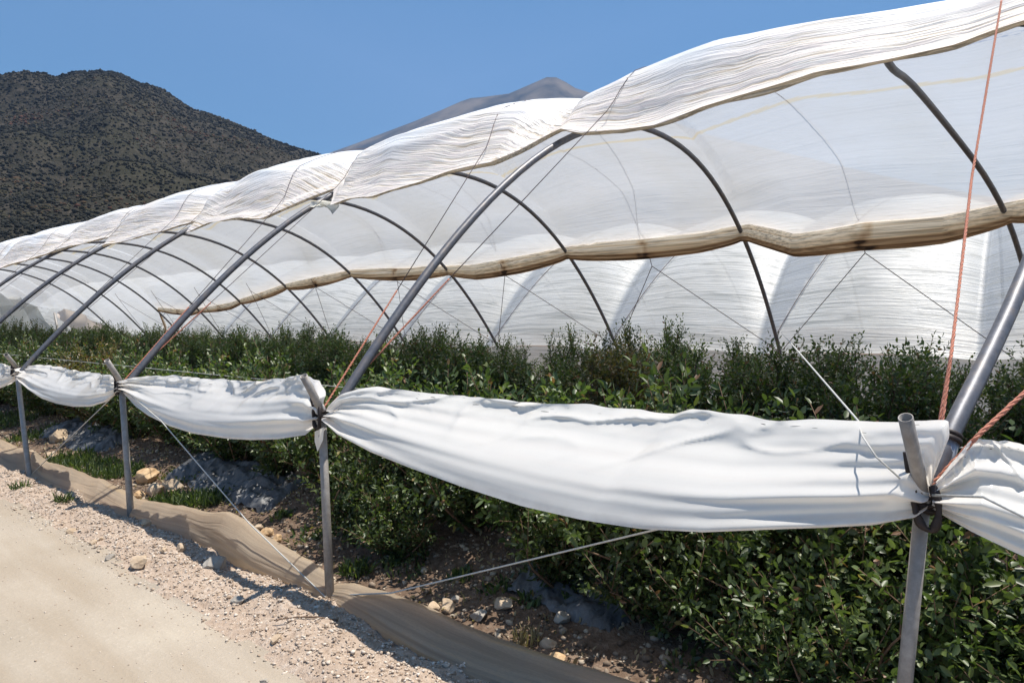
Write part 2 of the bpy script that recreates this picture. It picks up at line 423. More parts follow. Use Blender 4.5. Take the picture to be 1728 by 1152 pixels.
# single rocks one can point at
def rock(name, pos, s, m, label, group, sq=(1, .8, .65), rz=None):
    me_v = []
    import bmesh
    bm = bmesh.new(); bmesh.ops.create_icosphere(bm, subdivisions=3, radius=1)
    o = random.uniform(0, 99)
    cuts = [(Vector((random.gauss(0, 1), random.gauss(0, 1), random.gauss(0, 1))).normalized(), random.uniform(.5, .88)) for _ in range(15)]
    for v in bm.verts:
        c = v.co.copy()
        for nn, dd in cuts:
            e = c.dot(nn) - dd
            if e > 0: c -= nn * e
        c *= 1 + 0.10 * noise.noise(c * 2.2 + Vector((o, 0, 0))) + 0.05 * noise.noise(c * 6 + Vector((0, o, 0)))
        v.co = Vector((c.x * sq[0], c.y * sq[1], c.z * sq[2])) * 1.25
    bmesh.ops.scale(bm, vec=(s, s, s), verts=bm.verts)
    me = bpy.data.meshes.new(name); bm.to_mesh(me); bm.free(); me.materials.append(m)
    ob = bpy.data.objects.new(name, me); COL.objects.link(ob)
    ob.location = pos; ob.rotation_euler = (random.uniform(-.2, .2), random.uniform(-.2, .2), random.uniform(0, 6) if rz is None else rz)
    tag(ob, label, 'rock', group); return ob
M['rock_tan'] = plain_mat('tan_rock', (0.36, 0.26, 0.17), (0.56, 0.45, 0.33), 14, 0.9, 0.012, 0.2)
M['rock_orange'] = plain_mat('ochre_rock', (0.42, 0.26, 0.13), (0.62, 0.46, 0.29), 14, 0.9, 0.012, 0.2)
M['rock_grey'] = plain_mat('grey_rock', (0.26, 0.23, 0.20), (0.44, 0.40, 0.34), 14, 0.9, 0.012, 0.2)
for (px, py, wpx, mm, lab) in (
        (362, 958, 32, 'rock_grey', 'large upright grey-tan stone on the gravel below the rippled skirt'),
        (304, 932, 20, 'rock_tan', 'dark-faced tan stone on the gravel left of the upright grey stone'),
        (234, 952, 28, 'rock_tan', 'rounded reddish-tan stone alone near the road edge'),
        (275, 937, 12, 'rock_tan', 'small brown stone between the rounded stone and the dark-faced stone'),
        (186, 939, 15, 'rock_grey', 'small flat dark stone left of the rounded reddish stone'),
        (170, 911, 9, 'rock_tan', 'little dark brown stone further up the verge edge'),
        (156, 917, 13, 'rock_tan', 'small yellowish stone at the edge of the road'),
        (120, 895, 13, 'rock_tan', 'small rust-brown stone furthest left on the verge'),
        (465, 1083, 20, 'rock_tan', 'pale yellow block of stone at the near end of the verge'),
        (445, 1143, 13, 'rock_grey', 'small round grey stone lying on the bare road'),
        (400, 1018, 22, 'rock_grey', 'flat grey stone lying in the middle of the gravel'),
        (246, 893, 16, 'rock_tan', 'yellowish stone on the gravel just below the third post')):
    g = on_ground(px, py, 0.02); dep = (g - Vector((0, 0, EYE))).dot(Vector(FW)); s = wpx / FPX * dep * .55
    rock('rock', (g.x, g.y, gz(g.x, g.y) + s * .3), s, M[mm], lab, 'stones on the gravel verge')
for (px, py, wpx, mm, lab) in (
        (246, 808, 38, 'rock_orange', 'sunlit orange rock on top of the pile right of the third post'),
        (262, 826, 34, 'rock_tan', 'tan rock wedged under the sunlit orange rock'),
        (236, 828, 20, 'rock_orange', 'small orange stone at the left foot of the rock pile'),
        (290, 822, 34, 'rock_tan', 'brown rock on the right of the rock pile'),
        (98, 745, 34, 'rock_tan', 'weathered tan boulder behind the skirt beyond the third post'),
        (86, 765, 18, 'rock_tan', 'small tan stone in front of the weathered boulder'),
        (606, 880, 26, 'rock_tan', 'rounded tan rock just right of the second post'),
        (450, 893, 24, 'rock_orange', 'broken ochre rock fragment behind the skirt crest'),
        (468, 905, 20, 'rock_orange', 'square ochre rock fragment behind the skirt crest'),
        (436, 884, 18, 'rock_tan', 'little tan stone at the back of the broken fragments'),
        (755, 1010, 26, 'rock_tan', 'tan rock with a dark side left of the white pebble'),
        (768, 1003, 14, 'rock_grey', 'bright pale pebble behind the skirt in the middle'),
        (728, 1018, 26, 'rock_tan', 'dull brown rock close against the inside of the skirt'),
        (808, 1030, 26, 'rock_grey', 'grey-brown rock in the bed below the pale wire'),
        (850, 1020, 30, 'rock_tan', 'brown rock in shade under the front bushes'),
        (948, 1042, 26, 'rock_grey', 'flat pale grey slab leaning under the front bushes'),
        (925, 1075, 26, 'rock_tan', 'sunlit cream rock beside the dry grass tuft'),
        (940, 1098, 30, 'rock_orange', 'flat sunlit ochre rock nearest the skirt at the bottom')):
    g = on_ground(px, py, 0.06); dep = (g - Vector((0, 0, EYE))).dot(Vector(FW)); s = wpx / FPX * dep * .55
    rock('rock', (g.x, g.y, gz(g.x, g.y) + s * .35), s, M[mm], lab, 'rocks in the planting bed')

# ------------------------------------------------------------------ hills
def ridge_fn(pts):
    px = [q[0] for q in pts]; py = [q[1] for q in pts]
    return lambda x: np.interp(x, px, py)
def hill(name, pts, r0, r1, m, nu, nr, rough, xs0, xs1, tail=1.35, amp=.10):
    rf = ridge_fn(pts); VV = []
    us = np.linspace(xs0, xs1, nu); ts = np.linspace(0, tail, nr)
    for x in us:
        d = ray(x, HY); dh = Vector((d[0], d[1], 0)); k = dh.length; dh /= k
        dr = ray(x, rf(x)); tan = dr[2] / math.hypot(dr[0], dr[1])
        rr1 = r1 * (1 + 0.10 * math.sin(x * 0.004 + 1))
        H = EYE + tan * rr1
        for t in ts:
            r = r0 + (rr1 - r0) * t
            s = (t * t * (3 - 2 * t)) * 0.35 + 0.65 * t if t < 1 else 1 - (t - 1) * 1.1
            a = nz(dh.x * r * rough, dh.y * r * rough, 3.3, 5)
            z = H * s + a * H * amp * math.sin(math.pi * min(t, 1))
            VV.append((dh.x * r, dh.y * r, max(z, -1.0) if t > 0 else -2))
    o = mesh_obj(name, VV, grid_faces(nu, nr)[:, ::-1], m)
    tag(o, kind='structure'); return np.array(VV).reshape(nu, nr, 3)
near_pts = [(-2600, 330), (-1800, 240), (-1200, 120), (-700, 90), (-400, 135), (-150, 160), (-60, 150), (0, 148), (50, 149), (85, 152), (110, 150), (130, 142), (150, 136), (172, 131), (195, 130), (215, 136), (235, 147), (280, 163), (310, 182), (330, 194), (380, 208), (420, 222), (460, 238), (500, 250), (548, 262), (700, 320), (900, 430), (1200, 540)]
hill_m, nt = mat('scrub_hillside')
geo = N(nt, 'ShaderNodeNewGeometry').outputs['Position']
n1 = noise_n(nt, geo, 0.012, 5, 0.6); n2 = noise_n(nt, geo, 0.22, 6, 0.7); n3 = noise_n(nt, vec_scale(nt, geo, (1, 1, 1.0)), 0.02, 3)
c = ramp(nt, n2, [(0.35, (0.024, 0.024, 0.018)), (0.5, (0.042, 0.038, 0.029)), (0.66, (0.080, 0.068, 0.054))]).outputs[0]
c = mixc(nt, ramp(nt, n1, [(0.45, 0.0), (0.62, 0.4)]).outputs[0], c, (0.045, 0.045, 0.026))
p = N(nt, 'ShaderNodeBsdfPrincipled'); L(nt, c, p.inputs['Base Color']); p.inputs['Roughness'].default_value = 1.0; p.inputs['Specular IOR Level'].default_value = 0.05
L(nt, bump(nt, n2, 1.0, 2.0), p.inputs['Normal']); out(nt, p.outputs[0])
HG = hill('hill', near_pts, 130, 600, hill_m, 420, 90, 0.012, -2600, 1200)
far_pts = [(-3000, 500), (200, 420), (430, 320), (548, 262), (575, 252), (600, 243), (650, 224), (700, 205), (750, 184), (790, 166), (815, 164), (860, 158), (880, 149), (905, 138), (925, 129), (945, 132), (965, 147), (976, 151), (1000, 158), (1050, 175), (1200, 230), (1500, 300), (1900, 380), (2600, 500)]
mount_m, nt = mat('distant_mountain_rock')
geo = N(nt, 'ShaderNodeNewGeometry').outputs['Position']
n1 = noise_n(nt, geo, 0.004, 6, 0.65)
c = ramp(nt, n1, [(0.38, (0.03, 0.032, 0.03)), (0.60, (0.16, 0.13, 0.10))]).outputs[0]
p = N(nt, 'ShaderNodeBsdfPrincipled'); L(nt, c, p.inputs['Base Color']); p.inputs['Roughness'].default_value = 1.0; p.inputs['Specular IOR Level'].default_value = 0.0
out(nt, p.outputs[0])
MG = hill('mountain', far_pts, 1500, 3800, mount_m, 260, 50, 0.0032, -1500, 2600, 1.25, .06)

# scrub on the hill
n = 62000
ui = (0.48 + 0.40 * rng.uniform(0, 1, n)) * 419; ti = rng.uniform(3, 65.8, n)
# rows of samples between grid nodes (bilinear)
u0 = ui.astype(int); t0 = ti.astype(int); fu = (ui - u0)[:, None]; ft = (ti - t0)[:, None]
P = (HG[u0, t0] * (1 - fu) + HG[u0 + 1, t0] * fu) * (1 - ft) + (HG[u0, t0 + 1] * (1 - fu) + HG[u0 + 1, t0 + 1] * fu) * ft
px_of = -2600 + ui / 419 * 3800
keep = px_of > -600
P = P[keep]; n = len(P)
dist = np.hypot(P[:, 0], P[:, 1])
S = (0.45 + 1.5 * rng.beta(1.0, 6.5, n)) * (0.5 + dist / 800)
tn = np.clip(rng.normal(0.42, 0.13, n) + 0.55 * np.array([nz(q[0] * .010, q[1] * .010, q[2] * .014) for q in P]) + 0.5 * np.array([max(0, nz(q[0] * .02, q[1] * .02, 7)) for q in P]) * (dist < 330), 0, 1)
gap = np.array([nz(q[0] * .03, q[1] * .03, q[2] * .03 + 9) for q in P]) > 0.22
S = S * np.where(gap, .8, 1.0); tn = np.clip(tn + np.where(gap, .12, 0), 0, 1)
P[:, 2] += S * .35
M['scrub'] = tint_mat('hill_scrub_leaves', [(0.0, (0.014, 0.015, 0.012)), (0.35, (0.024, 0.025, 0.019)), (0.6, (0.040, 0.037, 0.028)), (0.8, (0.062, 0.055, 0.028)), (1.0, (0.095, 0.045, 0.030))], 1.0, 1.2, 0.5)
lumps('hill_scrub', P, S, M['scrub'], squash=(1, 1, .8), jit=.4, smooth=True, label='dark scrub and small trees covering the near hillside', cat='scrub', tint=tn)

# ------------------------------------------------------------------ hoops
def hoop_path(k, cx=CX, drop=-0.035, zfoot=0.0):
    X = cx - HALF * np.cos(np.linspace(0, math.pi, 61))
    pts = [Vector((x, yk(k), float(arch(x, cx)) + drop)) for x in X]
    return pts
ORD = ['nearest', 'second', 'third', 'fourth', 'fifth', 'sixth', 'seventh', 'eighth', 'ninth', 'tenth', 'eleventh', 'twelfth', 'thirteenth', 'fourteenth', 'fifteenth']
NH = 15
def hoop0_y(X):        # the nearest hoop leans along the row at its crown
    return float(np.interp(X, [2.35, 3.2, 5.0, 5.6, 6.0, 8.0, 9.0, 9.6, 11.2], [0.26, -0.01, -0.04, 0.80, 0.95, 0.75, 0.5, 0.28, 0.0]))
for k in range(11):
    pts = hoop_path(k)
    mb = MB()
    if k == 0:
        pts = [Vector((p.x, hoop0_y(p.x), p.z)) for p in pts]
        pts[0] = Vector((2.36, 0.25, 1.02))
        near = [on_x(1575, 820, 2.40), on_x(1600, 740, 2.48), on_x(1668, 600, 2.86), on_x(1722, 480, 3.22)]
        crown = [on_x(1790, 300, 3.9), on_x(1830, 140, 4.5), on_x(1760, 40, 4.95), on_x(1640, 52, 5.2), on_x(1545, 70, 5.45), on_x(1497, 90, 5.7)]
        farp = [vault(x_, y_, far=True) + Vector((-.02, 0, -.03)) for x_, y_ in ((1508, 112), (1540, 138), (1600, 210), (1660, 290), (1700, 365), (1728, 450))]
        pts = near + crown + farp + [Vector((10.6, 0.04, 1.7)), Vector((11.15, 0, 1.1))]
        pts = catmull(pts, 3)
    r = 0.029 if k == 0 else 0.030
    pts = pts + [Vector((11.21, pts[-1].y, 0.5)), Vector((11.21, pts[-1].y, -0.05))]
    mb.tube(pts, r, 12)
    o = mb.build('tunnel_hoop', M['hoop'])
    lab = ('nearest grey hoop, its leg leaving the right edge beside the orange ropes' if k == 0 else
           'big grey hoop rising from the second post, crossing the middle of the picture' if k == 1 else
           'grey hoop of the front tunnel rising from the %s post along the road' % ORD[k])
    tag(o, lab, 'hoop', 'hoops of the front tunnel')
    if k == 0:                                  # socket sleeve with its collar
        sl = MB(); a, b = near[0], near[1]; d = (b - a).normalized()
        sl.tube([a - d * 0.02, a.lerp(b, .5), b], 0.034, 18); sl.build('socket_sleeve', M['steel'], o)
        sl = MB(); sl.tube([b - d * 0.012, b + d * 0.004], 0.039, 18); sl.tube([b + d * 0.010, b + d * 0.020], 0.037, 18)
        sl.build('collar', M['strap'], o)
CX2 = CX + 2 * HALF
for k in range(-1, NH):
    mb = MB(); mb.tube([Vector((p.x, p.y + 0.4, p.z)) for p in hoop_path(k, CX2)], 0.03, 8)
    o = mb.build('tunnel_hoop', M['hoop'])
    tag(o, 'faint hoop of the second tunnel seen through its film', 'hoop', 'hoops of the second tunnel')

# ------------------------------------------------------------------ roof films
near_edge_px = [(1379, 120), (1307, 144), (1187, 177), (1106, 196), (1044, 203), (833, 280), (767, 293), (707, 313), (633, 333), (587, 340), (560, 350), (443, 373), (406, 372), (354, 378), (315, 395), (242, 401), (172, 418), (141, 412), (53, 439), (0, 454)]
ne = [vault(*q) for q in near_edge_px]
ne = [(p.y, p.x) for p in ne if p is not None]
ne += [(-3, 5.35), (-1.0, 5.3), (0.4, 5.3), (1.0, 5.2), (3.28, 4.95), (3.36, 4.78), (6.32, 4.62), (6.42, 4.50), (9.40, 4.52), (9.5, 4.42), (12.45, 4.6), (20, 4.3), (46, 4.3)]
ne.sort(); ney, nex = np.array([a for a, b in ne]), np.array([b for a, b in ne])
gr = [(1728, 31), (1676, 50), (1619, 72), (1523, 92), (1379, 121), (1307, 145), (1187, 178), (1106, 208), (1044, 220), (985, 222), (948, 214)]
EX = 4.68
gq = sorted([(on_x(*q, EX).y, on_x(*q, EX).z) for q in gr])
gy_, gzz = [a for a, b in gq], [b - float(arch(EX)) - 0.05 for a, b in gq]
ne = [(a, b) for a, b in ne if a > 3.4] + [(-3, EX), (0, EX), (3.2, EX), (3.35, EX)]
ne.sort(); ney, nex = np.array([a for a, b in ne]), np.array([b for a, b in ne])
def edge_dz(Y):
    if Y > 3.9: return 0.0
    return float(np.interp(Y, gy_ + [gy_[-1] + .3], gzz + [0.0]))
def near_x(Y): return float(np.interp(Y, ney, nex)) + 0.025 * nz(Y * 2.5, 7.0)
far_px = [(1728, 345), (1590, 372), (1450, 384), (1340, 402), (1262, 385), (1180, 398), (960, 420), (800, 452), (735, 452), (583, 459), (479, 482), (388, 513), (320, 525), (265, 521)]
fe = [vault(*q, far=True) for q in far_px]
fe = [(p.y, p.x) for p in fe] + [(-3, 9.3), (25.4, 10.8), (26.3, 11.18), (30.5, 11.18), (32.5, 10.2), (40, 9.8), (46, 9.8)]
fe.sort(); fey, fex = np.array([a for a, b in fe]), np.array([b for a, b in fe])
def far_x(Y): return float(np.interp(Y, fey, fex))
AMP = [.42] * 34
def billow(X, Y, shift=0.0, y00=0.6):
    y = Y - shift
    if y < yk(1) and y00 is not None:
        return float(np.interp(y, [-3, -1.5, .49, .9, 1.19, 1.6, 2.05, 2.41, 2.82, 3.21, 3.4], [.18, .32, .23, .275, .31, .345, .37, .335, .295, .225, .175]))
    else: ph = (y - Y0) / SP
    i = max(0, min(len(AMP) - 1, math.floor(ph)))
    if y00 is None: return AMP[i] * abs(math.sin(math.pi * ph)) ** 0.7
    return 0.125 + 0.215 * abs(math.sin(math.pi * ph)) ** 0.65
def taper(x, y, a, b, two=True):
    w = max(0.0, 1 - abs((x - (a + b) / 2) / ((b - a) / 2 + 1e-6)) ** 3)
    if not two: return 0.25 + 0.75 * w
    def sm(t): t = min(1, max(0, t)); return t * t * (3 - 2 * t)
    return sm((x - a) / 0.60) * sm((b - x) / 0.7)
def film_strip(name, m, ys, xa, xb, cx, nu, amp=1.0, shift=0.0, y00=0.6, wr=0.008, hemw=0.0, seam=None, prt=None, off=0.05, kindb=False):
    VV, UV, HEM, SEAM, PR, BD, DN = [], [], [], [], [], [], []
    for y in ys:
        a, b = xa(y), xb(y); xs = a + (b - a) * np.linspace(0, 1, nu)
        arc = 0; pv = None
        for j, x in enumerate(xs):
            xi = (x - cx) / HALF; w = max(0.0, 1 - abs(xi) ** 3)
            z = float(arch(x, cx)); sl = -2.1 * (CR - ZT) / HALF * abs(xi) ** 1.1 * (1 if xi > 0 else -1)
            nl = math.hypot(1, sl); nxn, nzn = -sl / nl, 1 / nl
            B = billow(x, y, shift, y00) * amp
            u = x - a
            h = off + B * taper(x, y, a, b, hemw)
            h += wr * noise.noise(Vector((u * 9 + 0.5 * math.sin(y), y * 0.5, 0))) * (1 + (2.0 * max(0, 1 - u / 1.6) + 2.2 * max(0, 1 - (b - x) / 0.5) if hemw else 0))
            h += wr * .45 * noise.noise(Vector((u * 26, y * 1.3, 4))) * (1 + (4 * max(0, 1 - u / 1.3) if hemw else 0))
            h += 0.035 * noise.noise(Vector((u * 1.1, y * 1.1, 9)))
            if hemw: z += edge_dz(y) * max(0.0, 1 - u / 0.7) ** 1.5
            px, pz = x + nxn * h, z + nzn * h
            if hemw and u < 0.12: pz -= 0.02 * (1 - u / 0.12)
            q = Vector((px, y, pz))
            if pv is not None: arc += (q - pv).length
            pv = q
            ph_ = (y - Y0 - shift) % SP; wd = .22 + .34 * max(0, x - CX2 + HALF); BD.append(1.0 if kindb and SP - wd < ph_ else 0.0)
            VV.append(q); UV.append((x * 1.15, y))
            he = max(0.0, 1 - u / (hemw * (0.75 + 0.5 * noise.noise(Vector((y * 1.1, 2, 0)))))) if hemw else 0
            he = max(he, 0.4 * (1 - (b - x) / 0.22)) if hemw and b - x < 0.22 and y < 26 else he
            HEM.append(min(1, he * 1.8))
            DN.append(min(1.0, max(0.0, 1.9 - u) / .6) if hemw and x < cx else 0.0)
            SEAM.append(1.0 if seam and abs(x - seam - 0.03 * math.sin(y * 2)) < 0.03 else 0.0)
            PR.append(0.5 if prt and abs(x - prt) < 0.05 else 0.0)
    f = grid_faces(len(ys), nu)
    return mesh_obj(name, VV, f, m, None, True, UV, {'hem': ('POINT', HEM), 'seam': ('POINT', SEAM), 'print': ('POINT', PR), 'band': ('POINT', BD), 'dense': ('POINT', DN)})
ys = np.concatenate([np.arange(-3, 14, 0.055), np.arange(14, 46, 0.16)])
roof = film_strip('roof_film', M['roof'], ys, near_x, far_x, CX, 190, hemw=0.85, seam=7.6, prt=6.9)
tag(roof, 'white translucent film over the front tunnel, its pinkish-cream lower hem bunched above the road side', 'plastic film')
def b2a(y): return CX2 - HALF - 0.02
def b2b(y): return CX2 + HALF - 0.3
ys2 = np.concatenate([np.arange(-8, 20, 0.08), np.arange(20, 46, 0.2)])
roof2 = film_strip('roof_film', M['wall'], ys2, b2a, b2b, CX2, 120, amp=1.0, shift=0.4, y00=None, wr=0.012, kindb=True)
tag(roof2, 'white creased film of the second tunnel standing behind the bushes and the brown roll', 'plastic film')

VV, UV = [], []
for y in ys2:
    for j in range(14):
        v = j / 13; B = billow(CX2 - HALF, y, .4, None) * .2
        VV.append((CX2 - HALF - .03 - B * (1 - v) + .02 * noise.noise(Vector((y * 2, v * 9, 3))), y, ZT + .08 - v * .85)); UV.append((v * 1.2, y))
mesh_obj('side_flap', VV, grid_faces(len(ys2), 14), M['wall'], roof2, True, UV)

# rolled up film edge on the far side of the front tunnel (part of the film)
def pleat_roll(name, ys, r_fn, m, parent):
    VV, n, PL = [], 44, []
    base = [random.random() for _ in range(n)]
    base = [0.6 * base[j] + 0.2 * base[j - 1] + 0.2 * base[(j + 1) % n] for j in range(n)]
    for y in ys:
        x = far_x(y); z = float(arch(x)); r = r_fn(y); sg = abs(math.sin(math.pi * (y - Y0) / SP))
        c = Vector((x + 0.04, y, z + 0.03 - r * .9 - 0.012 * sg))
        for j in range(n):
            a = j * 2 * math.pi / n
            jj = (j + 3.0 * noise.noise(Vector((y * .35, 0, 3)))) % n; j0 = int(jj); bb = base[j0] * (1 - jj + j0) + base[(j0 + 1) % n] * (jj - j0)
            rr = r * (0.80 + 0.5 * bb + 0.12 * noise.noise(Vector((y * .7, a * .7, 6))) + 0.06 * noise.noise(Vector((a * 3, y * 1.5, 0))))
            VV.append(c + Vector((math.cos(a) * rr * 0.55, 0, math.sin(a) * rr * 1.15)))
            knot = math.exp(-(((y - Y0) / SP - .5) % 1.0 - .5 + (.5 if ((y - Y0) / SP - .5) % 1.0 < .5 else -.5)) ** 2 / .0016)
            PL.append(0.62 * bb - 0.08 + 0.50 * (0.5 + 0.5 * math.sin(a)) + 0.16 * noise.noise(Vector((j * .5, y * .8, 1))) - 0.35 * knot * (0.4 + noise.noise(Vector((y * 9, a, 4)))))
    nrow = len(ys)
    f = [(i * n + j, (i + 1) * n + j, (i + 1) * n + (j + 1) % n, i * n + (j + 1) % n) for i in range(nrow - 1) for j in range(n)]
    return mesh_obj(name, VV, f, m, parent, True, None, {'tint': ('POINT', PL)})
M['roll'], nt = mat('rolled_film')
at = N(nt, 'ShaderNodeAttribute', attribute_name='tint').outputs['Fac']
fn = noise_n(nt, vec_scale(nt, N(nt, 'ShaderNodeTexCoord').outputs['Object'], (34, .45, 34)), 1.5, 4, .6)
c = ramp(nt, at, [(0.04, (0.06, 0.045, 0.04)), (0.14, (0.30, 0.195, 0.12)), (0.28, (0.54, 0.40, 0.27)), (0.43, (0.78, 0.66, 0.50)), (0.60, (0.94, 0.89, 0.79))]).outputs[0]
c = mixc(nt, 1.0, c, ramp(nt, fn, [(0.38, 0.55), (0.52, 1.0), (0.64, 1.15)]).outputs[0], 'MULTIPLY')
d = N(nt, 'ShaderNodeBsdfDiffuse'); t = N(nt, 'ShaderNodeBsdfTranslucent'); L(nt, c, d.inputs[0]); L(nt, c, t.inputs[0])
nb = bump(nt, fn, .5, .015); L(nt, nb, d.inputs['Normal'])
mx = N(nt, 'ShaderNodeMixShader'); mx.inputs[0].default_value = .5; L(nt, d.outputs[0], mx.inputs[1]); L(nt, t.outputs[0], mx.inputs[2]); out(nt, mx.outputs[0])
def roll_r(y):
    ph = ((y - Y0) / SP) % 1.0
    pin = 0.60 + 0.40 * math.sin(math.pi * ph) ** 0.5
    return 0.138 * pin * float(np.interp(y, [0, 4, 9, 16, 24, 26], [1.12, 1.0, 0.95, 0.75, 0.6, 0.5]))
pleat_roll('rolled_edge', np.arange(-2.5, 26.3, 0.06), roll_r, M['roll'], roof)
def hem_band(ys, m, parent):
    VV, PL, n = [], [], 20
    base = [random.random() for _ in range(n)]
    for y in ys:
        x = near_x(y); z = float(arch(x)) + 0.05 + edge_dz(y)
        r = 0.032 * (0.7 + 0.5 * noise.noise(Vector((y * .9, 1, 1)))) + .012 * noise.noise(Vector((y * 3, 5, 1)))
        c = Vector((x + .05, y, z + .0))
        for j in range(n):
            a = j * 2 * math.pi / n
            bb = base[int(j + 2 * noise.noise(Vector((y * .5, 0, 3)))) % n]
            rr = r * (0.75 + 0.5 * bb + .15 * noise.noise(Vector((a * 2, y * 2, 0))))
            VV.append(c + Vector((math.cos(a) * rr * 1.7 + .10 * 0, 0, math.sin(a) * rr * .8 + math.cos(a) * rr * .8)))
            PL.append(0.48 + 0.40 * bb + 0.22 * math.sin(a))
    nrow = len(ys)
    f = [(i * n + j, (i + 1) * n + j, (i + 1) * n + (j + 1) % n, i * n + (j + 1) % n) for i in range(nrow - 1) for j in range(n)]
    return mesh_obj('bunched_hem', VV, f, m, parent, True, None, {'tint': ('POINT', PL)})
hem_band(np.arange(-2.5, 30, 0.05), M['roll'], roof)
# torn tail of film hanging by the third hoop
def torn(name, pts, X, m, parent, label=None):
    P = [on_x(px, py, X) for px, py in pts]
    c = sum(P, Vector()) / len(P)
    mb = MB(); n = len(P)
    ring = [p + Vector((random.uniform(-.05, .05), 0, 0)) for p in P]
    mid = [c.lerp(p, .5) + Vector((random.uniform(-.05, .05), 0, random.uniform(-.02, .02))) for p in P]
    mb.add(ring + mid + [c], [(i, (i + 1) % n, n + (i + 1) % n, n + i) for i in range(n)] + [(n + i, n + (i + 1) % n, 2 * n) for i in range(n)])
    return mb.build(name, m, parent)
M['tatter'] = film_mat('torn_film', 'plain', 0.08, (0.82, 0.82, 0.76))
torn('torn_flap', [(523, 340), (545, 338), (572, 342), (578, 350), (562, 362), (556, 352), (540, 346), (528, 350)], 4.25, M['tatter'], roof)
torn('torn_flap', [(1350, 120), (1362, 119), (1378, 121), (1376, 131), (1366, 136), (1356, 130)], 5.15, M['tatter'], roof)

# loose film draped at the far end of the front tunnel
def drape(name, px, X0, m, label):
    """px: list of (top pixel, bottom pixel) pairs"""
    VV = []; nu, nv = len(px) * 6, 16
    for i in range(nu):
        s = i / (nu - 1) * (len(px) - 1); a = min(int(s), len(px) - 2); fr = s - a
        t = Vector(px[a][0] + (0,)).lerp(Vector(px[a + 1][0] + (0,)), fr); b = Vector(px[a][1] + (0,)).lerp(Vector(px[a + 1][1] + (0,)), fr)
        for j in range(nv):
            q = t.lerp(b, j / (nv - 1)); p = on_x(q.x, q.y, X0)
            p.x += 0.12 * math.sin(s * 5 + j * .2) + .2 * math.sin(math.pi * j / (nv - 1)) ; VV.append(p)
    o = mesh_obj(name, VV, grid_faces(nu, nv), m, None, True, [(v[2] * 2, v[1]) for v in VV])
    return tag(o, label, 'plastic film')
M['drape'] = film_mat('loose_film', 'plain', 0.03, (0.66, 0.58, 0.52), 0.35)
drape('hanging_film', [((92, 512), (96, 527)), ((118, 522), (114, 552)), ((150, 536), (140, 582)), ((178, 552), (172, 592)), ((205, 574), (204, 598))], 10.6, M['drape'], 'loose pinkish sheet of film sagging at the far left end of the tunnel')
M['drape2'] = film_mat('loose_grey_film', 'plain', 0.12, (0.46, 0.49, 0.48), 0.4)
drape('hanging_film', [((-30, 480), (-20, 600)), ((5, 490), (40, 600)), ((40, 505), (75, 600)), ((60, 520), (92, 602)), ((75, 545), (100, 602))], 9.6, M['drape2'], 'grey-green strip of film hanging at the left edge beyond the fourth hoop')

# ------------------------------------------------------------------ road-side posts with fork stub and strap
tie_px = [(1558, 838), (543, 697), (205, 648), (28, 621)]
base_px = [(1525, 1190), (557, 1010), (221, 872), (50, 808)]
ties, bases = [], []
for k in range(NH):
    if k < 4:
        t = on_x(*tie_px[k], XN)
        if k == 0: b = Vector((2.30, 0.32, -0.05))
        else: b = on_ground(*base_px[k], 0.0)
        if k == 0:
            d = on_x(1527, 1150, 2.335); b = t + (d - t) * ((t.z + 0.05) / (t.z - d.z))
    else: t = Vector((XN, yk(k), 1.06)); b = Vector((2.12, yk(k) - .1, 0))
    ties.append(t); bases.append(b)
stub_px = {0: ((1528, 704), 2.17), 1: ((512, 634), 2.20), 2: ((180, 608), 2.20), 3: ((10, 598), 2.20)}
where = ['in the right foreground', 'at the middle of the road side', 'third along the road, by the rock pile', 'fourth along the road, near the left edge']
for k in range(NH):
    t, b = ties[k], bases[k]
    d = (t - b).normalized()
    mb = MB(); r = 0.0215 if k == 0 else 0.025
    mb.tube([b - d * .1, b.lerp(t, .5), t + d * 0.01], [r * 1.06, r * 1.02, r], 16)
    po = mb.build('leg_post', M['post'])
    tag(po, ('weathered grey steel post ' + where[k]) if k < 4 else 'distant %s steel post along the road beyond the left edge' % ORD[k], 'post', 'posts along the road')
    if k in stub_px: top = on_x(*stub_px[k][0], stub_px[k][1])
    else: top = t + Vector((-.15, 0, .3))
    mb = MB(); m_ = t + Vector((0, 0, -0.0)); bend = t.lerp(top, .32) + Vector((0.008, 0, -0.004))
    mb.tube([m_ - d * .02, bend, top], [r * .95, r * .92, r * .92], 16, hollow=0.86)
    mb.build('fork_stub', M['post'], po)
    mb = MB()                              # rubber strap: turns round the pipe, a knot and a hanging loop
    for q in range(3):
        c = t + d * (-0.03 + q * 0.02); ring = []
        for j in range(17):
            a = j / 16 * 2 * math.pi
            ring.append(c + Vector((math.cos(a) * (r + .009), math.sin(a) * (r + .009), 0.012 * math.sin(a + q))))
        mb.tube(ring, 0.009, 6)
    out_ = Vector((-0.045, -0.01, 0))
    mb.tube(catmull([t + out_ * .6 + Vector((0, .02, .07)), t + out_ + Vector((0, .03, .0)), t + out_ * 1.1 + Vector((0, .012, -.07)), t + out_ + Vector((0, -.022, -.085)), t + out_ * 1.05 + Vector((0, -.035, -.02)), t + out_ * .7 + Vector((0, -.02, .045))], 6), [0.008 + 0.006 * math.sin(i * .4) ** 2 for i in range(31)], 6)
    mb.tube(catmull([t + Vector((-.04, .045, .14)), t + Vector((-.05, .035, .08)), t + Vector((-.04, .02, .02))], 5), 0.007, 5)
    mb.build('rubber_strap', M['strap'], po)
